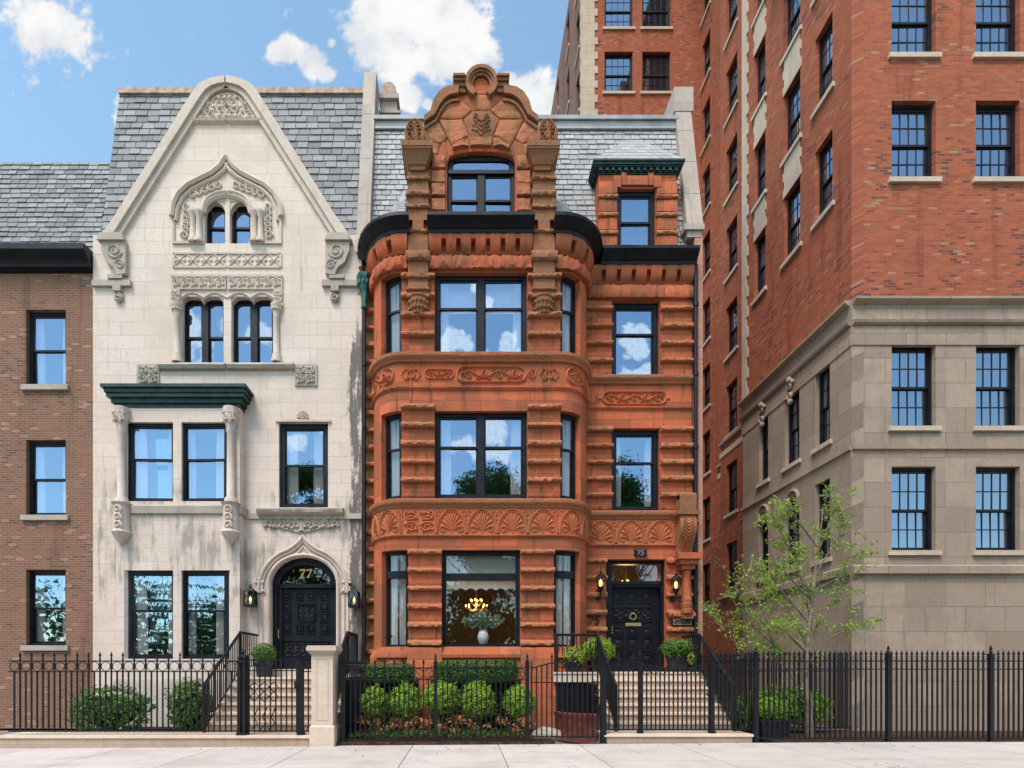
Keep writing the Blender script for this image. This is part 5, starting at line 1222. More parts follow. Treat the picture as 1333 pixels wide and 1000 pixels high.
# ------------------------------------------------------------------ THE BRICK APARTMENT TOWER
T = thing('apartment_tower', 'tall red brick apartment tower with limestone base and dark sash windows', 'apartment block', (12, 20, 0))
XA, XB, XC, YBK = 11.36, 10.35, 9.66, 26.
XLf = PX(759, YBK); ZT = 38.
def sill(k): return 4.5 + 3.09 * k
faces = []
PA = Path([(XA, YBK), (XA, 21.7)], -YBK); PBk = Path([(XLf, YBK), (XA, YBK)], XLf)
PB_ = Path([(XB, 21.85), (XB, 18.7)], -21.85); YFR = 13.5
PC = Path([(XC, 18.76), (XC, YFR)], -18.76); PF = Path([(XC, YFR), (XC + 22, YFR)], XC)
PL = Path([(XLf, 36), (XLf, YBK)], -36.)
proto = {}
def twin(P, U0, z0, w, h, grid):
    """one dark sash window of the tower; repeats share the mesh"""
    key = (id(P), round(w, 2), round(h, 2), grid)
    if key not in proto:
        o = window(P, U0, U0 + w, z0, z0 + h, T, .12, 1, .5, .07, 'towerglass', 0, muntin=grid); proto[key] = (o, U0, z0); return
    o, u, z = proto[key]; a = Vector(P.pt(u, 0, z)); b = Vector(P.pt(U0, 0, z0)); c = o.copy(); COL.objects.link(c); c.location = b - a
    for ch in o.children: d = ch.copy(); COL.objects.link(d); d.parent = c
def tglass():
    m, nt, b, o = mat('tower_glass'); N = NT(nt)
    b.inputs['Base Color'].default_value = (.02, .023, .028, 1); b.inputs['Roughness'].default_value = .04; b.inputs['Specular IOR Level'].default_value = .9
    g = N.n('ShaderNodeBsdfGlossy'); g.inputs['Roughness'].default_value = .02; g.inputs[0].default_value = (.55, .7, .9, 1); mx = N.n('ShaderNodeMixShader')
    lw = N.n('ShaderNodeLayerWeight'); lw.inputs[0].default_value = .3
    N.l(N.ramp(lw.outputs['Facing'], 0, 1, .30, .5), mx.inputs[0]); N.l(b.outputs[0], mx.inputs[1]); N.l(g.outputs[0], mx.inputs[2]); N.l(mx.outputs[0], o.inputs[0])
    return m
M['towerglass'] = tglass(); M['blind'] = cloth('roller_blind', (.42, .40, .34))
def tface(P, U0, U1, z0, z1, cols, m, ks, h=1.95, grid=2, stoneback=False, blind=.5, name='wall'):
    ops = [(u, u + w, sill(k), sill(k) + h) for u, w in cols for k in ks]
    mb = MB(); mb.wall(P, U0, U1, z0, z1, [o for o in ops if o[2] >= z0 - .1 and o[3] <= z1 + .1], .3); mb.build(name, m, T)
    for u, w in cols:
        for k in ks:
            if sill(k) < z0 - .1 or sill(k) + h > z1 + .1: continue
            twin(P, u, sill(k), w, h, grid)
            if rnd.random() < blind:
                q = rnd.choice((.3, .45, .5, .6)) * h; MB().rect(P, u + .1, u + w - .1, -.27, -.26, sill(k) + h - q, sill(k) + h - .1).build('window_blind', 'blind', T)
            MB().rect(P, u - .1, u + w + .1, -.1, .07, sill(k) - .12, sill(k) - .002).build('window_sill', 'towertrim', T)
K = range(0, 11)
tface(PA, -YBK, -21.7, -.1, ZT, [(-25.82, .82)], 'brick', K)
tface(PB_, -21.85, -18.7, -.1, ZT, [(-21.38, .86)], 'brick', K)
tface(PC, -18.76, -YFR, 10.72, ZT, [(-18.02, .66), (-16.36, .8), (-14.9, .7)], 'brick', range(3, 11))
mbk = MB(); mbk.rect(PB_, -21.85, -21.85 + .001, 0, 0, 0, 0); 
st = MB(); st.box(XB + .301, XA + .02, 21.56, 21.85, -.1, ZT); st.box(XC + .301, XB + .02, 18.47, 18.76, -.1, ZT); st.build('wall', 'brick', T)
cols = [(PX(787, YBK), 1.36), (PX(836, YBK), 1.36)]
tface(PBk, XLf, XA, 10, ZT, cols, 'brick', [k for k in range(4, 11)], 1.95, 4, blind=.1)
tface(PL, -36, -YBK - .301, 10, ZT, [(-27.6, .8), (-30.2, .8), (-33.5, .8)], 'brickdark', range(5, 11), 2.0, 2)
rest = MB(); rest.box(XLf + .31, XA + 20, 35.7, 36, 0, ZT); rest.box(XLf + .4, XA + 20, 26.5, 26.6, 0, 12); rest.box(XC + .31, XC + 22, YFR + .35, 35.6, ZT - .4, ZT - .1); rest.box(XLf + .31, XA + .4, YBK + .35, 35.6, ZT - .4, ZT - .1); rest.build('roof', 'ground', T)
cols = [(XC + 1.0 + 2.1 * k, 1.1) for k in range(9)]
tface(PF, XC + .301, XC + 22, 10.72, ZT, cols, 'brick', range(3, 11), 1.95, 4, blind=.3)
# limestone base
tface(PC, -18.76, -YFR, -.1, 10.1, [(-17.72, .52), (-16.30, .7), (-14.9, .6)], 'towerstone', [0, 1], 2.1, 2, name='base_wall')
tface(PF, XC + .301, XC + 22, -.1, 10.1, cols, 'towerstone', [0, 1], 2.1, 4, name='base_wall')
bt = MB()
for P, a, b in ((PC, -18.80, -YFR), (PF, XC, XC + 22)):
    bt.sweep(P, a, b, [(-.3, 10.08), (.03, 10.1), (.1, 10.14), (.12, 10.2), (.04, 10.24), (.03, 10.60), (.10, 10.63), (.17, 10.68), (.17, 10.74), (-.3, 10.76)])
    bt.sweep(P, a, b, [(-.1, 9.62), (.025, 9.62), (.025, 10.08), (-.1, 10.08)])
    bt.sweep(P, a, b, [(0, 3.9), (.1, 3.92), (.1, 4.1), (0, 4.15)]); bt.sweep(P, a, b, [(0, 7.0), (.06, 7.02), (.06, 7.1), (0, 7.12)])
bt.build('stone_band', 'towerstone', T)
# quoin strip and stone spandrels with toothed edges
q, q2, q3 = MB(), MB(), MB(); z = 10.76; k = 0
while z < ZT - .4:
    w = .30 if k % 2 else .40; q.rect(PC, -18.78, -18.78 + w, -.1, .03, z, z + .34); q2.rect(PBk, XLf - .02, XLf + (.55 if k % 2 else .7), -.1, .03, z + 9, z + 9.34); q3.rect(PL, -YBK - (.45 if k % 2 else .6), -YBK, -.1, .03, z + 9, z + 9.34) if z + 9 < ZT - .4 else None; z += .345; k += 1
for x in (q, q2, q3): x.build('quoins', 'towertrim', T)
for u, w in ((-18.02, .66), (-16.36, .8)):
    for k in range(3, 11):
        z0, z1 = sill(k - 1) + 1.96, sill(k) - .13
        if k == 3: continue
        n = 4; q = MB()
        for i in range(n): e = .0 if i % 2 else .07; q.rect(PC, u - e + .05, u + w + e - .0, -.1, .022, z0 + (z1 - z0) * i / n, z0 + (z1 - z0) * (i + 1) / n)
        q.build('stone_spandrel', 'towertrim', T)
q = MB(); lz_ = sill(6)
q.sweep(PC, -16.75, -15.2, [(0, lz_ - .55), (.12, lz_ - .5), (.2, lz_ - .3), (.4, lz_ - .2), (.42, lz_ - .12), (0, lz_ - .1)])
for u in (-16.5, -16.1, -15.7): q.tube([PC.pt(u, .0, lz_ - .9), PC.pt(u, .15, lz_ - .5), PC.pt(u, .3, lz_ - .2)], [.05, .08, .1], 6)
q.build('balcony_ledge', 'towertrim', T)
for u, z, r in ((-17.45, 6.55, .26), (-15.9, 6.5, .28)): MB().relief(PC, arc(u, z, r, 0, 360, 18), .05, .02, 6).build('carved_ring', 'towerstone', T)
for u in (-17.45, -15.95):
    q = MB(); q.relief(PC, spiral(u, 9.9, .16, 0, 1.2), .05, .06); q.relief(PC, spiral(u, 9.6, .13, 120, 1.2), .045, .06); q.ball(PC.pt(u, .08, 10.05), .1, .1, .1); q.ball(PC.pt(u, .06, 9.42), .08, .08, .1); q.build('carved_ornament', 'towerstone', T)
for P, a, b in ((PB_, -21.9, -18.8), (PA, -24.2, -22)):
    MB().sweep(P, a, b, [(0, 10.48), (.08, 10.5), (.1, 10.6), (0, 10.62)]).build('string_course', 'towertrim', T); MB().sweep(P, a, b, [(0, 9.98), (.03, 10.), (.03, 10.2), (0, 10.2)]).build('string_course', 'towertrim', T)
    MB().sweep(P, a, b, [(0, 4.3), (.12, 4.32), (.12, 4.42), (0, 4.45)]).build('string_course', 'towerstone', T)
MB().sweep(PF, XC, XC + 22, [(0, ZT - 1), (.4, ZT - .8), (.6, ZT - .4), (0, ZT)]).build('cornice', 'towertrim', T)
# ------------------------------------------------------------------ stoops
SX0, SX1 = 3.28, 6.02
st = thing('stone_stoop', 'pale stone steps climbing to the black door of the red sandstone house', 'steps', (4.6, 11.3, 0))
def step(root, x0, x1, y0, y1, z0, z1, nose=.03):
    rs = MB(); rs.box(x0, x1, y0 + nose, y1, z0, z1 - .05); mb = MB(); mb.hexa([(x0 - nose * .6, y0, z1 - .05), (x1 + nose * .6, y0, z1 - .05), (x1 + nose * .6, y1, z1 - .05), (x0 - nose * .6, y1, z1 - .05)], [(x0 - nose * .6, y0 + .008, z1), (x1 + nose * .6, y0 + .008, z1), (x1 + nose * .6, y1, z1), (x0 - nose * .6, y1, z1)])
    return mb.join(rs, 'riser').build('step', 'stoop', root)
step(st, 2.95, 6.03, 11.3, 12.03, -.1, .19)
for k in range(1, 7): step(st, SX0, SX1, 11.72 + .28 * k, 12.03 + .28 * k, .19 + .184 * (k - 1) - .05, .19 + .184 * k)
mb = MB(); mb.box(2.27, 6.08, 13.68, 14.99, 1.20, 1.475); mb.box(2.25, 6.1, 13.655, 13.68, 1.43, 1.475); mb.box(DX0 + .002, DX1 - .002, 14.992, 15.4, 1.25, 1.473); mb.box(SX0, SX1, 13.7, 14.9, -.1, 1.195); mb.build('landing', 'stoop', st)
mb = MB(); mb.box(2.4, 2.95, 14.9, 14.985, -.1, 1.19); mb.box(3.12, 3.26, 13.3, 14.9, -.1, 1.19); mb.build('basement_door', 'black', st)
mb = MB(); mb.box(2.38, 3.24, 13.74, 13.78, -.1, 1.19)  # black sheet with bars, added for the darkness of the open basement entrance
for i in range(9): mb.box(2.42 + i * .097, 2.45 + i * .097, 13.70, 13.735, -.05, 1.19)
mb.build('basement_shade', 'iron', st)
sl_ = thing('stone_stoop', 'worn stone steps climbing to the arched door numbered 77', 'steps', (-4.2, 11.1, 0))
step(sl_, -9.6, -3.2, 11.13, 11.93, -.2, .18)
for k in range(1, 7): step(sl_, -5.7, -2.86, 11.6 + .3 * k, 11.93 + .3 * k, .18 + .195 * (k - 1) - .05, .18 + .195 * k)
mb = MB(); mb.box(-5.72, -2.84, 13.7, 15.25, .9, 1.545); mb.build('landing', 'stoop', sl_)
ww = MB(); WPp = Path([(3.02 - .85 * math.cos(R(a)) * 1.0 + 0, 12.9 - .75 * math.sin(R(a))) for a in range(0, 100, 10)])
ww.sweep(WPp, 0, WPp.u[-1], [(-.05, -.1), (0, -.1), (0, .46), (.03, .5), (.03, .55), (-.05, .55)])
tag(ww.build('well_wall', 'redpaint'), 'low curved oxblood wall round the basement entrance under the landing', 'low wall')
rk = MB(); rk.ball((1.83, 11.9, .1), .36, .25, .17, 10, 7)
for i, v in enumerate(rk.v): q = Vector(v); rk.v[i] = tuple(q + Vector((1, 1, .6)) * .09 * mnoise.noise(q * 5))
tag(rk.build('boulder', 'rock', sm=20), 'pale rounded boulder on the soil beside the basement gate', 'rock')
# ------------------------------------------------------------------ ironwork
def finial(mb, x, y, z, h=.15, r=.028):
    mb.lathe(x, y, [(.012, z), (r * .75, z + h * .12), (.012, z + h * .22), (r, z + h * .45), (r * .55, z + h * .7), (.003, z + h)], 6)
def post(root, x, y, z0, z1, w=.075, ball=True, name='post'):
    mb = MB(); h = w / 2; mb.box(x - h, x + h, y - h, y + h, z0, z1); mb.box(x - h - .02, x + h + .02, y - h - .02, y + h + .02, z0, z0 + .05); mb.box(x - h - .012, x + h + .012, y - h - .012, y + h + .012, z1 - .09, z1 - .06); mb.box(x - h - .015, x + h + .015, y - h - .015, y + h + .015, z1, z1 + .025)
    if ball: mb.lathe(x, y, [(h * .5, z1 + .02), (h * .9, z1 + .06), (h * .45, z1 + .1), (h * .75, z1 + .13), (.004, z1 + .2)], 8)
    return mb.build(name, 'iron', root)
def panel(root, P, U0, U1, zb, z2, z1, tip, step=.1, tall=2, loops=True, top=None, r=.016, name='panel', tips=True):
    """rails and pickets; top(U) may bend the upper rail"""
    mb = MB(); top = top or (lambda u: 0.); n = max(2, round((U1 - U0) / step)); w = (U1 - U0) / n
    rail = lambda z, t, rr: mb.tube([P.pt(U0 + (U1 - U0) * i / 12, 0, z + (t(U0 + (U1 - U0) * i / 12) if t else 0)) for i in range(13)], rr, 4)
    rail(zb, None, .022); rail(z2, None, .016); rail(z1, top, .018)
    for i in range(1, n):
        u = U0 + i * w; x, y, _ = P.pt(u, 0, 0); T_ = (i % tall == 0)
        zt = (z1 + top(u) + (tip if tips else 0)) if T_ else (z1 + top(u) if not loops else z2)
        mb.bar((x, y, zb - .02), (x, y, zt), r * 1.6)
        if T_ and tips: finial(mb, x, y, zt)
        if loops and not T_:
            c = (z1 + z2) / 2; q = (z1 - z2) * .44
            mb.tube([P.pt(u + min(q, w) * math.cos(t), 0, c + q * math.sin(t)) for t in [math.pi * 2 * j / 12 for j in range(13)]], .009, 4, cap=False)
    return mb.build(name, 'iron', root)
YF = 11.36; FPth = Path([(-14, YF), (16, YF)], -14.)
fx_ = lambda px, Y=YF: PX(px, Y)
gf = thing('iron_fence', 'black iron picket fence with ring frieze round the shrub bed', 'fence', (-.6, YF, 0))
post(gf, fx_(447), YF, -.08, 1.72, .085, False); post(gf, fx_(567), YF, -.05, 1.68, .07); post(gf, fx_(686.4), YF, -.03, 1.68, .075)
for a, b in ((447, 567), (567, 686.4)): panel(gf, FPth, fx_(a) + .05, fx_(b) - .05, .07, 1.33, 1.575, .05, .102)
rt = MB(); yy_ = Path([(-2.55, 14.3), (-2.55, 11.4)], 0.); panel(gf, yy_, .05, 2.85, .1, 1.33, 1.575, .05, .1)
bgate = thing('iron_gate', 'black iron gate with an arched top rail before the basement entrance', 'gate', (2.1, YF, 0))
ga, gb_ = fx_(692), fx_(778)
panel(bgate, FPth, ga, gb_, .13, 1.27, 1.57, .06, .105, 4, False, lambda u: .13 * math.sin(math.pi * min(1, max(0, (u - ga) / (gb_ - ga)))))
for u, t in ((ga, 1.72), (gb_, 1.66)): mb = MB(); mb.bar((u, YF, .05), (u, YF, t), .03); mb.build('gate_stile', 'iron', bgate)
mb = MB(); mb.ball((gb_ - .04, YF - .05, 1.0), .04); mb.bar((gb_ - .04, YF - .05, 1.0), (gb_ - .04, YF, 1.0), .02); mb.build('knob', 'iron', bgate)
YS = 11.5; SP = Path([(0, YS), (9, YS)], 0.)
sf = thing('iron_fence', 'black iron picket railing standing on the lowest stoop step either side of the gate', 'fence', (4, YS, .19))
X4 = [PX(p, YS) for p in (783, 833, 926.6, 984)]
post(sf, X4[0], YF, -.05, 1.75, .11, False); post(sf, X4[1], YS, .19, 1.76, .07); post(sf, X4[2], YS, .19, 1.72, .085, False); post(sf, PX(984, YF), YF, -.02, 1.85, .085)
panel(sf, SP, X4[0] + .06, X4[1] - .04, .27, 1.53, 1.66, .10, .097, 3, False, None)
panel(sf, SP, X4[2] + .05, X4[3] - .05, .27, 1.42, 1.63, .12, .097, 1, False, None, tips=True)
sg_ = thing('iron_gate', 'black iron gate at the foot of the steps to the red sandstone house', 'gate', (4.5, YS, .19))
ga2, gb2 = X4[1] + .05, X4[2] - .06
panel(sg_, SP, ga2, gb2, .27, 1.53, 1.66, .12, .097, 4, False, lambda u: .06 * math.cos((u - ga2) / (gb2 - ga2) * math.pi * 2) - .06)
mb = MB(); n = 8
for i in range(n): a = ga2 + (gb2 - ga2) * i / n; b = ga2 + (gb2 - ga2) * (i + 1) / n; mb.tube([SP.pt(a + (b - a) * t, 0, 1.53 - .10 * math.sin(math.pi * t)) for t in [j / 6 for j in range(7)]], .01, 4)
mb.build('scalloped_band', 'iron', sg_)
for u, t in ((ga2, 1.70), (gb2, 1.66)): mb = MB(); mb.bar((u, YS, .23), (u, YS, t), .03); mb.build('gate_stile', 'iron', sg_)
mb = MB(); mb.ball((gb2 - .05, YS - .05, 1.02), .035); mb.bar((gb2 - .05, YS - .05, 1.02), (gb2 - .05, YS, 1.02), .02); mb.build('knob', 'iron', sg_)
# hand rails
def handrail(name, label, pts, zlow, posts, y_side=0, cap=.03):
    root = thing(name, label, 'handrail', pts[-1][:2] + (zlow(pts[-1][1]),)); mb = MB()
    mb.tube(pts, cap, 6); mb.build('rail', 'iron', root); mb = MB(); lowr = []
    for (x, y, z) in pts: lowr.append((x, y, zlow(y) + .12))
    mb.tube(lowr, .018, 4)
    for a, b, la, lb in zip(pts, pts[1:], lowr, lowr[1:]):
        L = (Vector(b) - Vector(a)).length; k = max(1, int(L / .12))
        for i in range(k):
            p = Vector(a).lerp(Vector(b), (i + .5) / k); q = Vector(la).lerp(Vector(lb), (i + .5) / k); mb.bar(q, p, .02)
    mb.build('balusters', 'iron', root)
    for (x, y, z) in posts: mb = MB(); mb.box(x - .03, x + .03, y - .03, y + .03, zlow(y), z); mb.build('post', 'iron', root)
def zs_(y): return 1.475 if y > 13.68 else max(.19, .19 + .184 * math.floor((y - 11.72) / .28))
handrail('stair_rail', 'black handrail on the left side of the red house steps, bending round the landing', [(2.32, 14.6, 2.42), (2.32, 13.76, 2.42), (3.40, 13.76, 2.42), (3.32, 11.86, 1.2)], lambda y: 1.475 if y > 13.7 else .19 + (y - 11.86) * .68, [(2.32, 13.76, 2.42), (3.40, 13.76, 2.44), (3.32, 11.84, 1.22)], cap=.034)
handrail('stair_rail', 'black handrail on the right side of the red house steps beside the side fence', [(5.98, 14.85, 2.42), (5.96, 13.72, 2.42), (5.92, 11.86, 1.2)], lambda y: 1.475 if y > 13.7 else .19 + (y - 11.86) * .68, [(5.96, 13.72, 2.44), (5.92, 11.84, 1.22)], cap=.034)
zl_ = lambda y: 1.545 if y > 13.69 else .18 + (y - 11.8) * .70
handrail('stair_rail', 'black handrail of the limestone steps next to the downpipe', [(-2.92, 14.75, 2.47), (-2.92, 13.6, 2.47), (-2.92, 11.6, 1.15)], zl_, [(-2.92, 14.75, 2.5), (-2.92, 13.6, 2.5), (-2.92, 11.62, 1.2)], cap=.04)
handrail('stair_rail', 'black handrail of the limestone steps on the side of the colonnette', [(-5.62, 14.75, 2.47), (-5.62, 13.6, 2.47), (-5.62, 11.7, 1.2)], zl_, [(-5.62, 13.6, 2.5), (-5.62, 11.72, 1.25)], cap=.035)
# side fence running back beside the steps, and the fence before the tower
sd = thing('iron_fence', 'black iron side fence running back between the red house steps and the passage', 'fence', (6.28, 13, 0))
SD = Path([(6.28, 14.8), (6.28, 11.45)], 0.); panel(sd, SD, .05, 3.3, .12, 1.5, 1.75, .06, .11, 1, False); post(sd, 6.28, 14.8, 0, 1.9, .06)
tf = thing('iron_fence', 'tall black iron fence with spear tips before the dark planter and tower', 'fence', (9, YF, 0))
panel(tf, FPth, fx_(984) + .06, 11.0, .1, 1.55, 1.72, .08, .108, 1, False)
for x in (8.9, 11.05): post(tf, x, YF, -.05, 1.85, .08)
panel(tf, FPth, 11.1, 15.5, .1, 1.55, 1.72, .08, .108, 1, False)
tf2 = thing('iron_fence', 'black iron fence behind the planter box along the passage', 'fence', (8, 13.3, 0))
TP = Path([(6.4, 13.35), (9.6, 13.35)], 6.4); panel(tf2, TP, 6.5, 9.55, .1, 1.5, 1.75, .08, .11, 1, False)
# ironwork before the limestone house
YLF = 11.3; LFP = Path([(-14, YLF), (0, YLF)], -14.)
xa, xb = PX(316, YLF), PX(392, YLF)
lf = thing('iron_fence', 'black iron railing with clustered post before the limestone steps', 'fence', (-5, YLF, .18))
mb = MB()
for ox, oy in ((-.055, -.055), (.055, -.055), (-.055, .055), (.055, .055)): mb.box(xa + ox - .03, xa + ox + .03, YLF + oy - .03, YLF + oy + .03, .18, 1.72); finial(mb, xa + ox, YLF + oy, 1.72, .14, .035)
mb.box(xa - .1, xa + .1, YLF - .1, YLF + .1, .18, .24); mb.box(xa - .1, xa + .1, YLF - .1, YLF + .1, 1.68, 1.73); mb.lathe(xa, YLF, [(.03, 1.73), (.05, 1.8), (.025, 1.86), (.045, 1.9), (.004, 1.99)], 8); mb.build('post', 'iron', lf)
post(lf, xb, YLF, .18, 1.72, .10, False)
panel(lf, LFP, -9.5, xa - .12, .26, 1.5, 1.72, .05, .12, 2, True)
panel(lf, LFP, xb + .06, PX(407, YLF), .26, 1.5, 1.70, .05, .1, 1, False, tips=False)
lg = thing('iron_gate', 'black iron gate with twisted lattice work before the limestone steps', 'gate', (-4.1, YLF, .18))
ga3, gb3 = xa + .13, xb - .08
panel(lg, LFP, ga3, gb3, .26, 1.52, 1.74, 0, .11, 1, False, None, tips=False)
mb = MB()
for i in range(3):
    for j in range(2):
        u, z = ga3 + .12 + i * .2, .98 + j * .2
        mb.tube([(u - .1, YLF - .02, z), (u, YLF - .02, z + .1), (u + .1, YLF - .02, z), (u, YLF - .02, z - .1), (u - .1, YLF - .02, z)], .014, 5)
for i in range(3): u = ga3 + .14 + i * .18; mb.tube([(u - .08, YLF - .02, .3), (u + .05, YLF - .02, .42), (u - .03, YLF - .02, .55), (u + .06, YLF - .02, .75)], .014, 5)
for s_2 in (-1, 1): mb.tube([(ga3 + .06 + .07 * math.cos(t), YLF - .02, 1.8 + .07 * math.sin(t)) for t in [k * .6 for k in range(9)]], .012, 5)
mb.build('lattice', 'iron', lg)
for u, w_ in ((ga3, .03), (gb3, .045)): mb = MB(); mb.bar((u, YLF, .22), (u, YLF, 1.76), w_); mb.build('gate_stile', 'iron', lg)
mb = MB(); mb.box(gb3 - .05, gb3 + .03, YLF - .06, YLF, 1.15, 1.3); mb.build('latch_box', 'iron', lg)
# limestone gate pier
gp_ = thing('gate_pier', 'square limestone pier with a moulded cap between the two gardens', 'pier', (PX(422, 11.3), 11.36, -.05))
c = PX(422, 11.3); mb = MB()
mb.box(c - .255, c + .255, 11.1, 11.61, -.1, .36); mb.hexa([(c - .255, 11.1, .36), (c + .255, 11.1, .36), (c + .255, 11.61, .36), (c - .255, 11.61, .36)], [(c - .22, 11.135, .4), (c + .22, 11.135, .4), (c + .22, 11.575, .4), (c - .22, 11.575, .4)]); mb.build('pier_base', 'stoop', gp_)
mb = MB(); mb.box(c - .222, c + .222, 11.134, 11.576, .4, 1.86)
for q in ((c - .11, c + .11, 1.76, 1.772), (c - .11, c + .11, .5, .512), (c - .122, c - .11, .5, 1.772), (c + .11, c + .122, .5, 1.772)): mb.box(q[0], q[1], 11.126, 11.14, q[2], q[3])
mb.build('pier_shaft', 'stoop', gp_)
mb = MB()
for z0, z1, o in ((1.86, 1.89, .03), (1.89, 1.93, .055), (1.93, 2.0, .085), (2.0, 2.035, .07)): mb.box(c - .222 - o, c + .222 + o, 11.134 - o, 11.576 + o, z0 + .001, z1)
mb.build('pier_cap', 'stoop', gp_)
# ------------------------------------------------------------------ lanterns and plaques
def coach(px, py, label):
    y = 14.68; x = PX(px, y); z = lambda p: PZ(p + py, y); r = thing('wall_lantern', label, 'lantern', (x, y, z(770)))
    mb = MB(); mb.lathe(x, y, [(.004, z(737.5)), (.015, z(741)), (.008, z(742)), (.03, z(744)), (.05, z(745)), (.02, z(746)), (.09, z(748)), (.155, z(751.5)), (.15, z(752.3)), (.02, z(752.2))], 6, .5)
    mb.lathe(x, y, [(.085, z(765)), (.095, z(764)), (.08, z(767.5)), (.03, z(770)), (.02, z(773))], 6, .5)
    for k in range(6): a = .5 + k * math.pi / 3; mb.tube([(x + .135 * math.cos(a), y + .135 * math.sin(a), z(752)), (x + .09 * math.cos(a), y + .09 * math.sin(a), z(765))], .009, 4)
    mb.build('lamp_frame', 'iron', r)
    mb = MB(); mb.lathe(x, y, [(.125, z(752.3)), (.083, z(764.5))], 6, .5); mb.build('lamp_glass', 'lampglass', r, smooth=False)
    mb = MB(); mb.lathe(x, y, [(.02, z(763.5)), (.045, z(760)), (.04, z(756.5)), (.012, z(754.5))], 10); mb.build('bulb', 'bulb', r)
    mb = MB(); mb.tube([(x, y, z(772)), (x, y + .01, z(777)), (x, y + .1, z(778.5)), (x, y + .22, z(775)), (x, 14.99, z(772))], .016, 6); mb.box(x - .05, x + .05, 14.9, 15.0, z(779), z(766)); mb.build('bracket', 'iron', r)
coach(782, 0, 'lit black coach lantern left of the panelled door with the ring knocker'); coach(880, 2.5, 'lit black coach lantern beside the short stone column')
def boxl(px, py, label):
    y = 14.68; x = PX(px, y); z = lambda p: PZ(p + py, y); r = thing('wall_lantern', label, 'lantern', (x, y, z(789))); h = .12
    mb = MB(); mb.hexa([(x - h - .02, y - h - .02, z(770)), (x + h + .02, y - h - .02, z(770)), (x + h + .02, y + h + .02, z(770)), (x - h - .02, y + h + .02, z(770))], [(x - .05, y - .05, z(765.5)), (x + .05, y - .05, z(765.5)), (x + .05, y + .05, z(765.5)), (x - .05, y + .05, z(765.5))])
    mb.box(x - .03, x + .03, y - .03, y + .03, z(765.5), z(763)); mb.tube([(x + .03 * math.cos(t), y, z(762) + .03 * math.sin(t)) for t in [k * .7 for k in range(10)]], .008, 4)
    for ox in (-h, h):
        for oy in (-h, h): mb.box(x + ox - .018, x + ox + .018, y + oy - .018, y + oy + .018, z(788), z(770))
    mb.box(x - h - .02, x + h + .02, y - h - .02, y + h + .02, z(790), z(787)); mb.box(x - h + .018, x + h - .018, y + h - .01, y + h + .01, z(787), z(770)); mb.box(x - .05, x + .05, y + h, 14.92, z(784), z(772)); mb.build('lamp_frame', 'iron', r)
    mb = MB(); mb.add([(x - h, y - h, z(787)), (x + h, y - h, z(787)), (x + h, y - h, z(770)), (x - h, y - h, z(770))], [(0, 1, 2, 3)]); mb.build('lamp_glass', 'lampglass', r, fix=False)
    mb = MB(); mb.lathe(x, y, [(.035, z(787)), (.035, z(783.5))], 10); mb.build('candle', 'vase', r); mb = MB(); mb.lathe(x, y, [(.01, z(783.5)), (.035, z(781.5)), (.03, z(779)), (.004, z(776))], 8); mb.build('flame', 'dimcandle', r)
boxl(326, 0, 'black box lantern with a candle bulb between the colonnette bay and the arched door'); boxl(461, 1, 'black box lantern with a candle bulb between the arched door and the downpipe')
pq = MB(); pq.box(PX(825.5, 15), PX(841, 15), 14.94, 15.02, zw(724.5), zw(716)); o = tag(pq.build('number_plaque', 'black'), 'small black number plaque on the lintel over the panelled door', 'plaque'); o.data.name = 'number_plaque'
pn_ = MB(); digits(pn_, '75', PX(828.5, 15), zw(723.2), .125, 14.935, .011); pn_.build('numerals', 'nicki', o)
pq = MB(); a, b, c_, d_ = PX(876, 14.86), PX(900, 14.86), PZ(813.5, 14.86), PZ(801.5, 14.86); pq.box(a, b, 14.86, 14.99, c_, d_); o = tag(pq.build('memorial_plaque', 'pot'), 'dark bronze memorial plaque with worn oval emblem below the short column', 'plaque')
pb_ = MB(); PP = Path([(a, 14.86), (b, 14.86)], a); m_x, m_z = (a + b) / 2, (c_ + d_) / 2
for q in ((a, b, d_ - .015, d_), (a, b, c_, c_ + .015), (a, a + .015, c_ + .015, d_ - .015), (b - .015, b, c_ + .015, d_ - .015)): pb_.box(q[0], q[1], 14.85, 14.87, q[2], q[3])
for rr in (1, .7, .4): pb_.relief(PP, [(m_x + .13 * rr * math.cos(t), m_z + .02 + .075 * rr * math.sin(t)) for t in [math.pi * 2 * j / 16 for j in range(17)]], .007)
for q in (-.09, -.07): pb_.relief(PP, [(m_x - .19, m_z + q), (m_x + .19, m_z + q)], .005)
for sx_ in (-1, 1): pb_.relief(PP, [(m_x + sx_ * .15, m_z + .06), (m_x + sx_ * .21, m_z - .03)], .008)
pb_.build('raised_emblem', 'brass', o)
M['litter'] = leafmat('dry_leaf', (.16, .10, .05), (.24, .17, .08), (.18, .22, .06), .2)
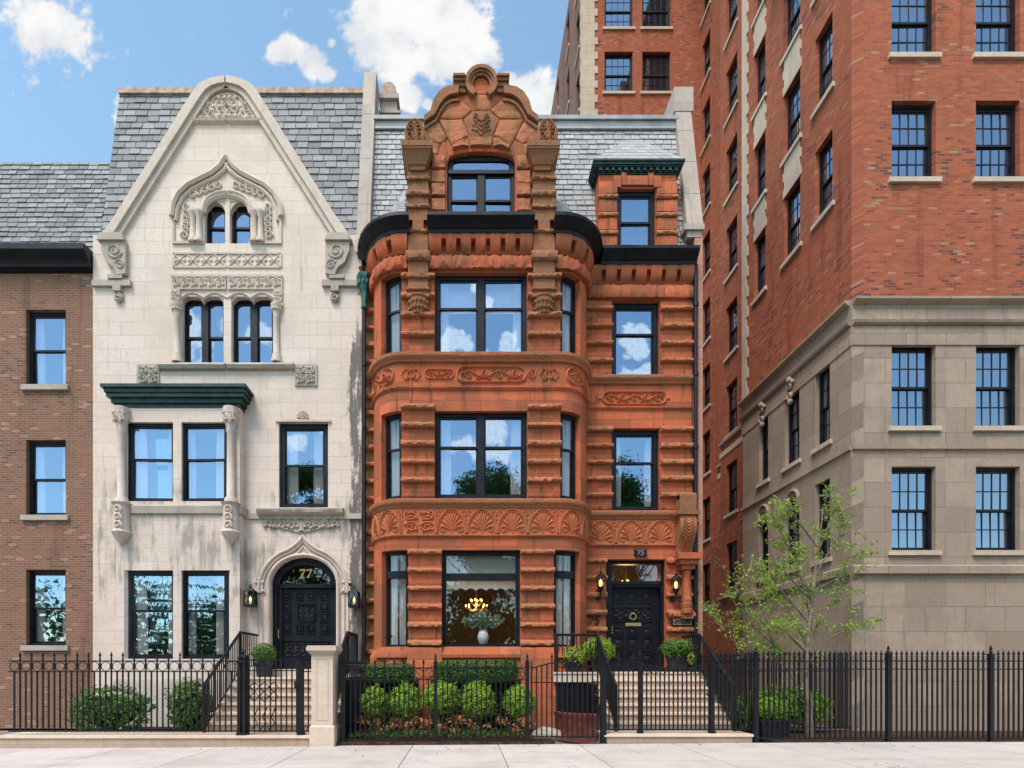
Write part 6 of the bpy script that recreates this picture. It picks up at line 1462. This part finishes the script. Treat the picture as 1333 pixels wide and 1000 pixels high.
# ------------------------------------------------------------------ plants
def shrub(label, c, rx, ry, rz, n, s, m, seed, name='shrub', cat='shrub', group=None, core=.86, stem=True, base=0.03, lump=.16, inner=True):
    r = thing(name, label, cat, (c[0], c[1], base), group); mb = MB(); clump(mb, c, rx, ry, rz, n, s, seed, core, lump, fq=3.4)
    mb.build('foliage', m, r, fix=False, smooth=False)
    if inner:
        mb = MB(); mb.ball((c[0], c[1], c[2] - rz * .05), rx * .72, ry * .72, rz * .7, 12, 8);  # dark solid core blocks the view through the leaves
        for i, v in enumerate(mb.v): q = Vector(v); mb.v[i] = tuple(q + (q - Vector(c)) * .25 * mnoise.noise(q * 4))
        mb.build('dark_core', 'shadetwig', r)
    if stem:
        mb = MB(); rg = random.Random(seed)
        for k in range(4): mb.tube([(c[0] + rg.uniform(-.05, .05), c[1] + rg.uniform(-.05, .05), base - .02), (c[0] + rg.uniform(-.12, .12), c[1] + rg.uniform(-.1, .1), (base + c[2]) / 2), (c[0] + rg.uniform(-.3, .3) * rx, c[1], c[2] + rz * .3)], [.03, .022, .012], 5)
        mb.build('stems', 'bark', r)
    return r
M['shadetwig'] = simple('shaded_twigs', (.03, .045, .015), .95, .1, .4, 14, .6, 30)  # dark tone; under the hedges it is shade put into the colour
SH = [(488, 915, 19, 21, 'rounded lime green shrub beside the fence corner post by the limestone pier'), (528, 914, 20, 24, 'tall lime green shrub left of the fence middle post'),
      (574, 909, 26, 22, 'broad lime green shrub right behind the fence middle post'), (622, 912, 23, 25, 'lime green shrub under the middle of the large shop-like bay window'), (676, 914, 21, 23, 'lime green shrub at the end of the bed beside the basement gate')]
for i, (px, py, rx, rz, lab) in enumerate(SH):
    y = 12.35 + .12 * (i % 2); k = y / F; shrub(lab.replace('shop-like ', ''), (PX(px, y), y, PZ(py, y)), rx * k * .92, rx * k * .85, rz * k * .95, 4300, .055, 'limeleaf', 11 + i, group='lime green shrubs behind the garden fence')
def hedge(label, x0, x1, y, z0, z1, seed):
    r = thing('hedge', label, 'hedge', ((x0 + x1) / 2, y, .03), 'clipped hedges under the bay'); mb = MB(); rg = random.Random(seed); c = Vector(((x0 + x1) / 2, y, (z0 + z1) / 2)); hx, hy, hz = (x1 - x0) / 2, .36, (z1 - z0) / 2
    for i in range(int(9000 * (x1 - x0) / 1.8)):
        d = Vector((rg.uniform(-1, 1), rg.uniform(-1, .6), rg.uniform(-1, 1))); k = (abs(d.x) ** 5 + abs(d.y) ** 3 + abs(d.z) ** 4) ** .25
        d = d / max(k, .05) * rg.uniform(.86, 1.0) * (1 + .05 * mnoise.noise(Vector((d.x * 5 * hx, d.y * 3, seed))))
        d.z = min(d.z, 1 - .12 * d.x ** 4 - .05 * rg.random())
        leaf(mb, c + Vector((d.x * hx, d.y * hy, d.z * hz)), d + Vector((rg.uniform(-1, 1), rg.uniform(-1, 1), rg.uniform(-.6, 1.2))) * .8, .05 * rg.uniform(.7, 1.3), .6, rg)
    mb.build('foliage', 'hedgeleaf', r, fix=False, smooth=False)
    mb = MB(); mb.box(c.x - hx * .86, c.x + hx * .86, y - .24, y + .24, z0 + .08, z1 - .13); mb.build('dark_core', 'shadetwig', r)
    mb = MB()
    for i in range(int(5200 * (x1 - x0))): leaf(mb, Vector((rg.uniform(x0 - .1, x1 + .1), y + rg.uniform(-.12, .3), rg.uniform(.02, z0 + .1))), Vector((rg.uniform(-1, 1), -1, rg.uniform(-1, 1))), .085, .6, rg)  # dark leaf quads stand in for the shadow beneath the hedge
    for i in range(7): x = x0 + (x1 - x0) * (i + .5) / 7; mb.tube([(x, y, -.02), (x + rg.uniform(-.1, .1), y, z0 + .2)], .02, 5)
    mb.build('shade_and_stems', 'shadetwig', r, fix=False)
hedge('shorter clipped dark green hedge under the curved left bay window', -2.38, -1.25, 13.25, 1.18, 1.70, 3)
hedge('longer clipped dark green hedge under the wide bay window', -.70, 1.27, 13.2, 1.18, 1.76, 4)
# mixed planting at the foot of the shrubs
mb = MB(); mc = MB(); rg = random.Random(5)
for i in range(150):
    x = rg.uniform(-2.4, 1.55); y = rg.uniform(11.55, 12.25); s = rg.uniform(.06, .13); t_ = mc if (rg.random() < .42 and y > 11.75) else mb
    clump(t_, (x, y, (.16 + .2 * rg.random() if t_ is mc else .05 + .05 * rg.random()) + s * .6), s * 1.3, s * 1.3, s * (1.3 if y > 11.8 else .7), 22, .06 if t_ is mb else .085, i, .5, .3, .6, lo=-.3)
tag(mb.build('ground_cover', 'coverleaf', fix=False, smooth=False), 'low green ground cover along the foot of the fence', 'ground cover', kind='stuff')
tag(mc.build('ground_cover', 'coral', fix=False, smooth=False), 'coral and orange leaved ground cover below the shrubs', 'ground cover', kind='stuff')
# pots
def pot(mb, x, y, z, w, h, square=True, flare=.8):
    a = w / 2 * flare; b = w / 2
    if square:
        mb.hexa([(x - a, y - a, z), (x + a, y - a, z), (x + a, y + a, z), (x - a, y + a, z)], [(x - b, y - b, z + h), (x + b, y - b, z + h), (x + b, y + b, z + h), (x - b, y + b, z + h)])
        mb.box(x - b - .015, x + b + .015, y - b - .015, y + b + .015, z + h - .05, z + h + .004)
    else: mb.lathe(x, y, [(a, z), (b, z + h * .9), (b + .02, z + h * .9), (b + .02, z + h), (b - .03, z + h)], 18)
def potted(label, x, y, z, w, h, rx, rz, m, seed, n=2200, s=.05, lump=.2, dz=.0, cat='potted plant', name='potted_plant', core=.8, sq=True):
    r = thing(name, label, cat, (x, y, z)); mb = MB(); pot(mb, x, y, z, w, h, sq); mb.build('pot', 'pot', r)
    mb = MB(); c = (x, y, z + h + rz * .75 + dz); clump(mb, c, rx, rx, rz, n, s, seed, core, lump); mb.build('foliage', m, r, fix=False, smooth=False)
    mb = MB(); mb.ball((c[0], c[1], c[2] - .02), rx * .72, rx * .72, rz * .7, 12, 8); mb.tube([(x, y, z + h - .05), (x, y, c[2])], .03, 6); mb.build('dark_core', 'shadetwig', r)
potted('clipped round box ball in a black pot on the limestone steps', PX(344, 13.55), 13.55, 1.35, .34, .36, .285, .27, 'boxleaf', 21, 3000, .034, .03, .02, 'topiary', 'box_topiary', .93)
potted('leafy green plant in a dark pot left of the black panelled door', 3.52, 14.25, 1.475, .4, .36, .42, .30, 'limeleaf', 22, 2200, .062)
potted('dense green plant in a dark pot right of the black panelled door', 5.63, 14.3, 1.475, .44, .42, .41, .25, 'boxleaf', 23, 2600, .055)
potted('yellow green plant in a low dark pot on the landing corner behind the handrail', 2.78, 14.02, 1.475, .42, .2, .37, .27, 'yellowleaf', 24, 1600, .07)
potted('tiny potted seedling beside the right handrail of the landing', 5.94 - .12, 13.85, 1.475, .1, .12, .09, .14, 'yellowleaf', 25, 120, .06, .3, .12)
x, y = (PX(985, 12) + PX(1027, 12)) / 2, 12.2
potted('big square charcoal planter with leafy green shrub behind the tall fence', x, y, .02, .68, .42, .40, .28, 'limeleaf', 26, 2200, .075)
shrub('bright green bushes growing behind the square planter', (7.6, 12.95, .62), 1.15, .35, .46, 4200, .08, 'limeleaf', 31)
shrub('green bush growing behind the limestone railing left of the steps', (-6.25, 12.4, .7), .45, .5, .6, 2600, .08, 'boxleaf', 33)
shrub('green bush growing at the foot of the limestone house bay', (-8.2, 12.6, .6), .9, .5, .55, 3000, .08, 'boxleaf', 34)
shrub('green shrub between the steps and the side fence', (6.18, 12.4, .45), .14, .6, .45, 700, .06, 'boxleaf', 35, stem=False)
# young tree by the passage
tr_ = thing('young_tree', 'slim young tree with thin branches and sparse spring leaves by the passage', 'tree', (7.85, 12.3, 0))
tk = MB(); tl = MB(); rg = random.Random(9)
def px3(px, py, Y): return Vector((PX(px, Y), Y, PZ(py, Y)))
tk.tube([(7.85, 12.3, -.05), (7.82, 12.3, .9), px3(1047, 880, 12.3), px3(1052, 830, 12.3), px3(1058, 770, 12.3), px3(1066, 710, 12.3), px3(1072, 660, 12.3)], [.085, .075, .065, .055, .04, .025, .012], 7)
br_ = [[(1046, 905, 12.3), (1020, 865, 12.2), (1006, 838, 12.1), (995, 800, 12.0), (985, 780, 11.9)], [(1046, 860, 12.3), (1015, 845, 12.5), (975, 832, 12.6), (940, 812, 12.7), (918, 800, 12.7)], [(1020, 865, 12.2), (985, 850, 12.0), (955, 838, 11.9)],
       [(1052, 810, 12.3), (1022, 775, 12.2), (1000, 745, 12.1), (978, 740, 12.0), (955, 765, 12)], [(1056, 770, 12.3), (1030, 725, 12.4), (1016, 690, 12.5), (1005, 668, 12.6)], [(1066, 715, 12.3), (1040, 680, 12.1), (1024, 655, 12.)], [(1056, 780, 12.3), (1025, 750, 12.0), (1012, 720, 11.9)],
       [(1006, 838, 12.1), (980, 815, 12.3), (960, 790, 12.4), (948, 772, 12.5)], [(1060, 750, 12.3), (1085, 710, 12.2), (1105, 665, 12.2)], [(1052, 830, 12.3), (1090, 780, 12.4), (1120, 740, 12.3)], [(1064, 720, 12.3), (1085, 670, 12.3), (1080, 630, 12.2)], [(1048, 870, 12.3), (1080, 830, 12.), (1120, 810, 11.9)],
       [(1050, 840, 12.3), (1030, 800, 12.6), (1010, 780, 12.8), (1000, 760, 12.9)], [(1054, 800, 12.3), (1040, 740, 12.7), (1030, 700, 12.9)], [(1058, 770, 12.3), (1095, 750, 12.8), (1130, 700, 12.9)], [(1050, 850, 12.3), (1020, 820, 11.9), (1004, 812, 11.7)]]
for n_, l in enumerate(br_):
    p = [px3(*q) for q in l]; k = len(p); tk.tube(p, [.024 - .019 * i / (k - 1) for i in range(k)], 5)
    for i in range(k - 1):
        for q in range(12 if i else 4):
            t = rg.random(); b = p[i].lerp(p[i + 1], t); e = b + Vector((rg.uniform(-.4, .4), rg.uniform(-.35, .35), rg.uniform(-.15, .4))); tk.tube([b, b.lerp(e, .5) + Vector((0, 0, .03)), e], [.007, .005, .002], 3, cap=False)
            for j in range(int(rg.uniform(8, 30) * (1.3 if l[-1][0] > 995 else .6))):
                c = e.lerp(b, rg.random() ** 1.5 * .7) + Vector((rg.gauss(0, .045), rg.gauss(0, .045), rg.gauss(0, .04))); leaf(tl, c, Vector((rg.uniform(-1, 1), rg.uniform(-1.5, .5), rg.uniform(-.2, 1))), rg.uniform(.045, .095), .5, rg)
tk.build('trunk', 'bark', tr_, fix=False); tl.build('crown', 'treeleaf', tr_, fix=False, smooth=False)
# ------------------------------------------------------------------ inside the ground floor bay
vz = 2.2
mb = MB(); mb.box(-.9, 1.7, 14.22, 14.6, vz - .06, vz); tag(mb.build('window_shelf', 'plaster'), 'dark wooden shelf inside the wide ground floor window', 'shelf')
vx, vy = PX(629, 14.3), 14.34
mb = MB(); mb.lathe(vx, vy, [(.08, vz), (.10, vz + .02), (.145, vz + .14), (.15, vz + .22), (.12, vz + .31), (.10, vz + .35), (.12, vz + .38), (.10, vz + .375)], 18); tag(mb.build('vase', 'vase'), 'white vase standing in the wide ground floor window', 'vase')
b_ = thing('bouquet', 'bouquet of eucalyptus and pale flowers in the white vase', 'bouquet', (vx, vy, vz + .36)); mb = MB(); ms_ = MB(); rg = random.Random(3)
fl_ = MB()
for i in range(40):
    a = rg.uniform(-1, 1); e = Vector((vx + a * .56, vy + rg.uniform(-.12, .2), vz + .50 + (1 - a * a) * .36 * rg.uniform(.4, 1.1) + .06)); s0 = Vector((vx, vy, vz + .34)); ms_.tube([s0, s0.lerp(e, .5) + Vector((0, 0, .06)), e], .006, 4, cap=False)
    for j in range(15): leaf(mb, s0.lerp(e, rg.uniform(.45, 1.05)) + Vector((rg.gauss(0, .03), rg.gauss(0, .03), rg.gauss(0, .03))), Vector((rg.uniform(-1, 1), -1, rg.uniform(-1, 1))), rg.uniform(.07, .125), .6, rg)
    if i % 3 == 0: fl_.ball(tuple(e + Vector((rg.uniform(-.1, .1), -.05, -.1))), .028, .028, .024, 7, 5)
mb.build('leaves', 'bouquet', b_, fix=False, smooth=False); ms_.build('stems', 'bark', b_); fl_.build('flowers', 'vase', b_)
def chandelier(label, x, y, z, n, r, zc):
    c = thing('chandelier', label, 'chandelier', (x, y, z)); mb = MB(); mb.tube([(x, y, zc), (x, y, z - .12)], .012, 6); mb.ball((x, y, z - .08), .05); b2 = MB()
    for tier, (rr, dz) in enumerate(((r, 0.), (r * .55, .16))):
        for k in range(n - tier * 2):
            a = 2 * math.pi * (k + .3 * tier) / (n - tier * 2); ex, ey = x + rr * math.cos(a), y + rr * math.sin(a); mb.tube([(x, y, z - .06 + dz), (x + rr * .5 * math.cos(a), y + rr * .5 * math.sin(a), z - .13 + dz), (ex, ey, z - .03 + dz)], .008, 5); b2.ball((ex, ey, z + .03 + dz), .024, .024, .036, 7, 5)
    mb.build('arms', 'brass', c); b2.build('bulbs', 'candle', c)
    la = bpy.data.lights.new('lamp_light', 'POINT'); la.energy = 38; la.color = (1, .55, .22); la.shadow_soft_size = .25; lo = bpy.data.objects.new('lamp_light', la); COL.objects.link(lo); lo.parent = c; lo.location = (0, -.0, -.05)
chandelier('lit brass chandelier hanging in the ground floor front room', PX(620, 15.6), 15.6, PZ(790, 15.6), 8, .30, 5.24)
chandelier('lit brass lamp hanging in the hall behind the door transom', PX(815, 16.6), 16.6, 4.05, 5, .2, 5.24)
# ------------------------------------------------------------------ trees across the street, which the windows mirror
def parktree(x, y, s, rz, label, src=None):
    if src:
        o = src.copy(); COL.objects.link(o)
        for ch in src.children: d = ch.copy(); COL.objects.link(d); d.parent = o; d.matrix_parent_inverse = ch.matrix_parent_inverse.copy()
    else:
        o = thing('street_tree', label, 'tree', (0, 0, 0), 'trees across the street'); mb = MB(); rg = random.Random(77)
        tk = MB(); tk.tube([(0, 0, -.1), (.1, 0, 3), (-.1, .1, 7), (.1, 0, 12)], [.35, .28, .2, .06], 8)
        for i in range(30):
            a = rg.uniform(0, 6.28); h = rg.uniform(3.2, 15.2); rr = 3.6 * math.sin(math.pi * min(1, (h - 2.2) / 14.5)) ** .7 * rg.uniform(.3, 1.); c = Vector((rr * math.cos(a), rr * math.sin(a), h)); tk.tube([(0, 0, h * .6), c], [.07, .02], 4, cap=False)
            clump(mb, c, rg.uniform(1., 1.7), rg.uniform(1., 1.7), rg.uniform(.8, 1.3), 800, .26, i, .45, .3)
        tk.build('trunk', 'bark', o, fix=False); mb.build('crown', 'parkleaf', o, fix=False, smooth=False)
    o['label'] = label; o.location = (x, y, -.1); o.scale = (s, s, s); o.rotation_euler[2] = rz; return o
t0 = parktree(1.2, -13, 1.09, 0, 'broad green tree across the street mirrored in the wide bay windows')
for x, y, s, rz, lab in ((-12.5, -13, 1.08, 2., 'green tree across the street mirrored in the limestone house sash window'), (13.6, -13.5, 1.1, 4., 'green tree across the street mirrored in the window above the panelled door'), (7.2, -17, .9, 1., 'green tree across the street standing back between its neighbours'), (-5.6, -17, .85, 5.2, 'green tree across the street beside the park railings')):
    parktree(x, y, s, rz, lab, t0)
mb = MB(); rg = random.Random(8)
for i in range(46): clump(mb, (-70 + i * 3.1, -34 + rg.uniform(-3, 3), rg.uniform(4, 8)), 3.4, 2.6, rg.uniform(4.5, 7), 620, .75, i, .5, .3)  # unseen trees added, made tall to cover horizon glare in the windows
tag(mb.build('screen_wood', 'parkleaf', fix=False, smooth=False), 'added belt of unseen trees across the street, covering the bright horizon in reflections', 'woodland', kind='stuff')

mb = MB(); rg = random.Random(12)
for i in range(110):
    x = rg.uniform(-7, 9); y = 11.2 - abs(rg.gauss(0, .5)); leaf(mb, Vector((x, y, zg(x) + .012)), Vector((rg.uniform(-.3, .3), rg.uniform(-.3, .3), 1)), rg.uniform(.03, .07), .6, rg)
tag(mb.build('leaf_litter', 'litter', fix=False, smooth=False), 'scattered dry leaves and crumbs along the fence foot on the pavement', 'leaf litter', kind='stuff')
